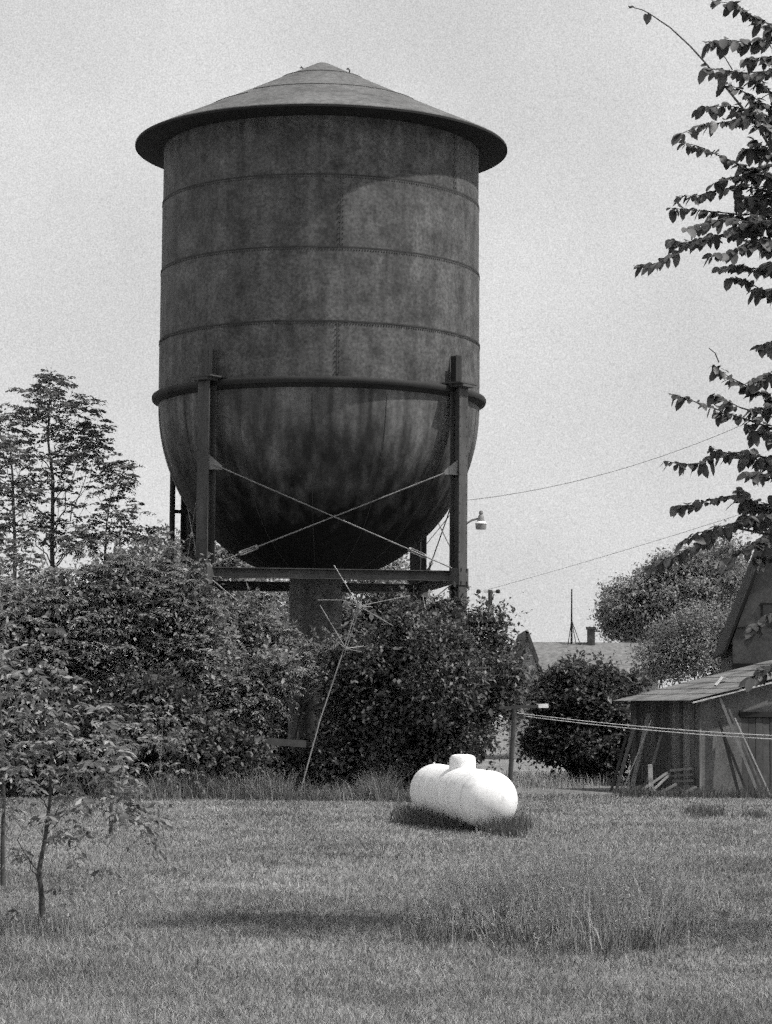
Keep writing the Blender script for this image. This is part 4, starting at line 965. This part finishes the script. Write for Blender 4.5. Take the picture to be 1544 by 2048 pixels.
for e in ((1136, 1290), (1152, 1288), (1168, 1310)): mb.tube([k, hp(e[0], e[1], Dh + 3.0)], .025, 4)
mb.tube([hp(1141, 1262, Dh + 3), hp(1146, 1262, Dh + 3)], .02, 4); at.part(mb, 'guy_wires', M_GIRD)

# ------------------------------------------------------------------ clothesline
def tpost(px, d, label, ztop, xoff=(-.35, .72)):
    q = P(px, 1500, d); q.z = 0
    t = T('clothesline_post', q, label, 'post', 'clothesline posts')
    mb = MB(); mb.tube([q, q + Vector((.06, 0, ztop * .5)), q + Vector((.12, 0, ztop))], .055, 10); t.part(mb, 'post', M_WOODD, smooth=True)
    mb = MB(); c = q + Vector((.12, -.02, ztop)); mb.bar(c + Vector((xoff[0], 0, 0)), c + Vector((xoff[1], 0, .05)), .06, .07); bar_ = t.part(mb, 'crossbar', M_WOODD)
    mb = MB(); mb.bar(c + Vector((xoff[1] - .2, -.035, .05)), c + Vector((xoff[1] + .02, -.035, .055)), .03, .09); t.part(mb, 'bracket', M_WHITE, parent=bar_)
    return c
dp = 54.0
c1 = tpost(1018, dp, 'dark leaning clothesline post with crossbar beside the big lilac', P(1022, 1416, dp).z)
c2 = tpost(1980, 34.0, 'clothesline post standing beyond the right edge', 1.95)
def wire(name, pts, r, mat, label, cat, group=None):
    mb = MB(); mb.tube(pts, r, 5); o = mb.build(name, mat, loc=pts[0]); tag(o, label, cat, group)
def curve_px(lst, d0, d1, n=24):
    """smooth curve through measured directions with distance running from d0 to d1"""
    xs = np.array([a for a, _ in lst], float); ys = np.array([b_ for _, b_ in lst], float)
    co = np.polyfit(xs, ys, 2); X = np.linspace(xs[0], xs[-1], n)
    # distance varies so that the wire is straight in plan
    pts = []
    A = P(X[0], 1400, d0); B = P(X[-1], 1400, d1)
    for x in X:
        y = np.polyval(co, x); v = cm @ Vector(((x - 772) / F, -(y - 1024) / F, -1)); tx = v.x / v.y
        k = (A.x - tx * A.y) / (tx * (B.y - A.y) - (B.x - A.x)); pts.append(P(x, y, A.y + (B.y - A.y) * k))
    return pts
wire('clothes_line', curve_px([(1032, 1424), (1200, 1448), (1370, 1462), (1544, 1468), (1990, 1478)], dp, 34), .009, M_PALE, 'upper of the two pale clothesline wires crossing in front of the shed', 'clothesline')
wire('clothes_line', curve_px([(1052, 1431), (1200, 1453), (1370, 1468), (1544, 1475.5), (1990, 1486)], dp, 33.6), .009, M_PALE, 'lower of the two pale clothesline wires crossing in front of the shed', 'clothesline')

# ------------------------------------------------------------------ utility poles, lamp, power lines
pq = P(911, 1300, 82); pq.z = 0; zp = P(911, 985, 82).z
up_ = T('utility_pole', pq, 'wooden pole behind the front right tower leg carrying a lamp arm', 'utility pole', 'utility poles')
mb = MB(); mb.tube([pq, pq + Z * zp], [.16, .11], 12); pole = up_.part(mb, 'pole', M_BARK, smooth=True)
mb = MB(); mb.tube([pq + Z * (zp - .5), pq + Vector((-7, 1, .1))], .014, 4); up_.part(mb, 'guy_wire', M_GIRD)
lq = P(962, 1040, 82)
mb = MB(); mb.tube([P(913, 1056, 82), P(928, 1050, 82), P(944, 1040, 82), P(958, 1037, 82)], .035, 8); lamp = up_.part(mb, 'lamp_arm', M_ROD, smooth=True)
mb = MB(); mb.lathe([(.0, .32), (.06, .30), (.075, .22), (.05, .19), (.10, .12), (.11, .0), (.13, -.02)], 20, P(962, 1040, 82)); up_.part(mb, 'lamp_housing', M_ROD, smooth=True)
mb = MB(); mb.lathe([(.10, .0), (.17, -.04), (.20, -.09), (.16, -.10)], 24, P(962, 1042, 82)); up_.part(mb, 'lamp_cap', M_WHITE, smooth=True)
mb = MB(); mb.lathe([(.19, -.09), (.175, -.28), (.02, -.29)], 24, P(962, 1042, 82)); up_.part(mb, 'lamp_shade', M_ROD, smooth=True)
fq = P(980, 1300, 150); fq.z = 0; zf_ = P(980, 1180, 150).z
fp = T('utility_pole', fq, 'distant utility pole with crossbar and insulators above the big lilac', 'utility pole', 'utility poles')
mb = MB(); mb.tube([fq, fq + Z * zf_], .13, 8); fp.part(mb, 'pole', M_BARK)
mb = MB(); mb.bar(P(968, 1184, 150), P(996, 1183, 150), .08, .12); fp.part(mb, 'crossbar', M_PALE)
for px in (957, 996): mb = MB(); mb.lathe([(.0, -.12), (.13, -.1), (.15, 0), (.1, .12), (0, .14)], 10, P(px, 1183, 149.9)); fp.part(mb, 'insulator', M_GIRD)
nq = P(1705, 1300, 84); nq.z = 0; zn = P(1705, 735, 84).z
npole = T('utility_pole', nq, 'tall utility pole out of view behind the barn', 'utility pole', 'utility poles')
mb = MB(); mb.tube([nq, nq + Z * zn], [.17, .12], 12); npole.part(mb, 'pole', M_BARK, smooth=True)
wire('power_line', curve_px([(911, 997), (1000, 996), (1144, 971), (1300, 918), (1470, 850), (1705, 742)], 82, 84), .010, M_WIRE, 'sagging power line running from the lamp pole up to the right', 'power line', 'power lines')
wire('power_line', curve_px([(958, 1184), (1144, 1132), (1300, 1084), (1470, 1033), (1705, 955)], 150, 84), .010, M_WIRE, 'fainter lower power line leading from the distant pole to the right', 'power line', 'power lines')

# ------------------------------------------------------------------ light
SUN_AZ = 75.0; SUN_EL = 56.0
sd = Vector((math.sin(R(SUN_AZ)) * math.cos(R(SUN_EL)), -math.cos(R(SUN_AZ)) * math.cos(R(SUN_EL)), math.sin(R(SUN_EL))))
ld_ = bpy.data.lights.new('sun', 'SUN'); ld_.energy = 5.0; ld_.angle = R(1.4); ld_.color = (1, .985, .96)
so = bpy.data.objects.new('sun', ld_); C.objects.link(so); so.rotation_euler = sd.to_track_quat('Z', 'Y').to_euler(); so.location = (20, -20, 60)
w = bpy.data.worlds.new("World"); sc.world = w; w.use_nodes = True; nt = w.node_tree; L = nt.links
bg = nt.nodes['Background']; bg.inputs['Strength'].default_value = 0.1
sky = nt.nodes.new('ShaderNodeTexSky'); sky.sky_type = 'NISHITA'; sky.sun_disc = False
sky.sun_elevation = R(SUN_EL); sky.sun_rotation = math.atan2(sd.x, sd.y); sky.dust_density = 6; sky.air_density = 1.5
bw_ = nt.nodes.new('ShaderNodeRGBToBW'); L.new(sky.outputs[0], bw_.inputs[0])
# thin bright haze over the sky: most of its light is even, a little of the clear-sky gradient is left
a1 = nt.nodes.new('ShaderNodeMath'); a1.operation = 'MULTIPLY'; a1.inputs[1].default_value = 0.10; L.new(bw_.outputs[0], a1.inputs[0])
tc = nt.nodes.new('ShaderNodeTexCoord')
cl = nt.nodes.new('ShaderNodeTexNoise'); cl.inputs['Scale'].default_value = 7; cl.inputs['Detail'].default_value = 4; L.new(tc.outputs['Generated'], cl.inputs['Vector'])
clr = nt.nodes.new('ShaderNodeMapRange'); clr.inputs['From Min'].default_value = .3; clr.inputs['From Max'].default_value = .7; clr.inputs['To Min'].default_value = 5.9; clr.inputs['To Max'].default_value = 7.5; L.new(cl.outputs['Fac'], clr.inputs['Value'])
fn = nt.nodes.new('ShaderNodeTexNoise'); fn.inputs['Scale'].default_value = 1900; fn.inputs['Detail'].default_value = 2; L.new(tc.outputs['Generated'], fn.inputs['Vector'])
fr = nt.nodes.new('ShaderNodeMapRange'); fr.inputs['From Min'].default_value = .25; fr.inputs['From Max'].default_value = .75; fr.inputs['To Min'].default_value = .76; fr.inputs['To Max'].default_value = 1.24; L.new(fn.outputs['Fac'], fr.inputs['Value'])
a2 = nt.nodes.new('ShaderNodeMath'); a2.operation = 'ADD'; L.new(a1.outputs[0], a2.inputs[0]); L.new(clr.outputs[0], a2.inputs[1])
a3 = nt.nodes.new('ShaderNodeMath'); a3.operation = 'MULTIPLY'; L.new(a2.outputs[0], a3.inputs[0]); L.new(fr.outputs[0], a3.inputs[1])
L.new(a3.outputs[0], bg.inputs['Color'])
w.cycles.sampling_method = 'MANUAL'; w.cycles.sample_map_resolution = 512

sc.view_settings.view_transform = 'Standard'; sc.view_settings.look = 'None'; sc.view_settings.exposure = 0; sc.view_settings.gamma = 1
sc.render.engine = 'CYCLES'; sc.cycles.use_denoising = False
sc.cycles.max_bounces = 5; sc.cycles.diffuse_bounces = 3; sc.cycles.glossy_bounces = 2; sc.cycles.transmission_bounces = 2
sc.cycles.use_adaptive_sampling = True; sc.cycles.adaptive_threshold = 0.4; sc.cycles.adaptive_min_samples = 8
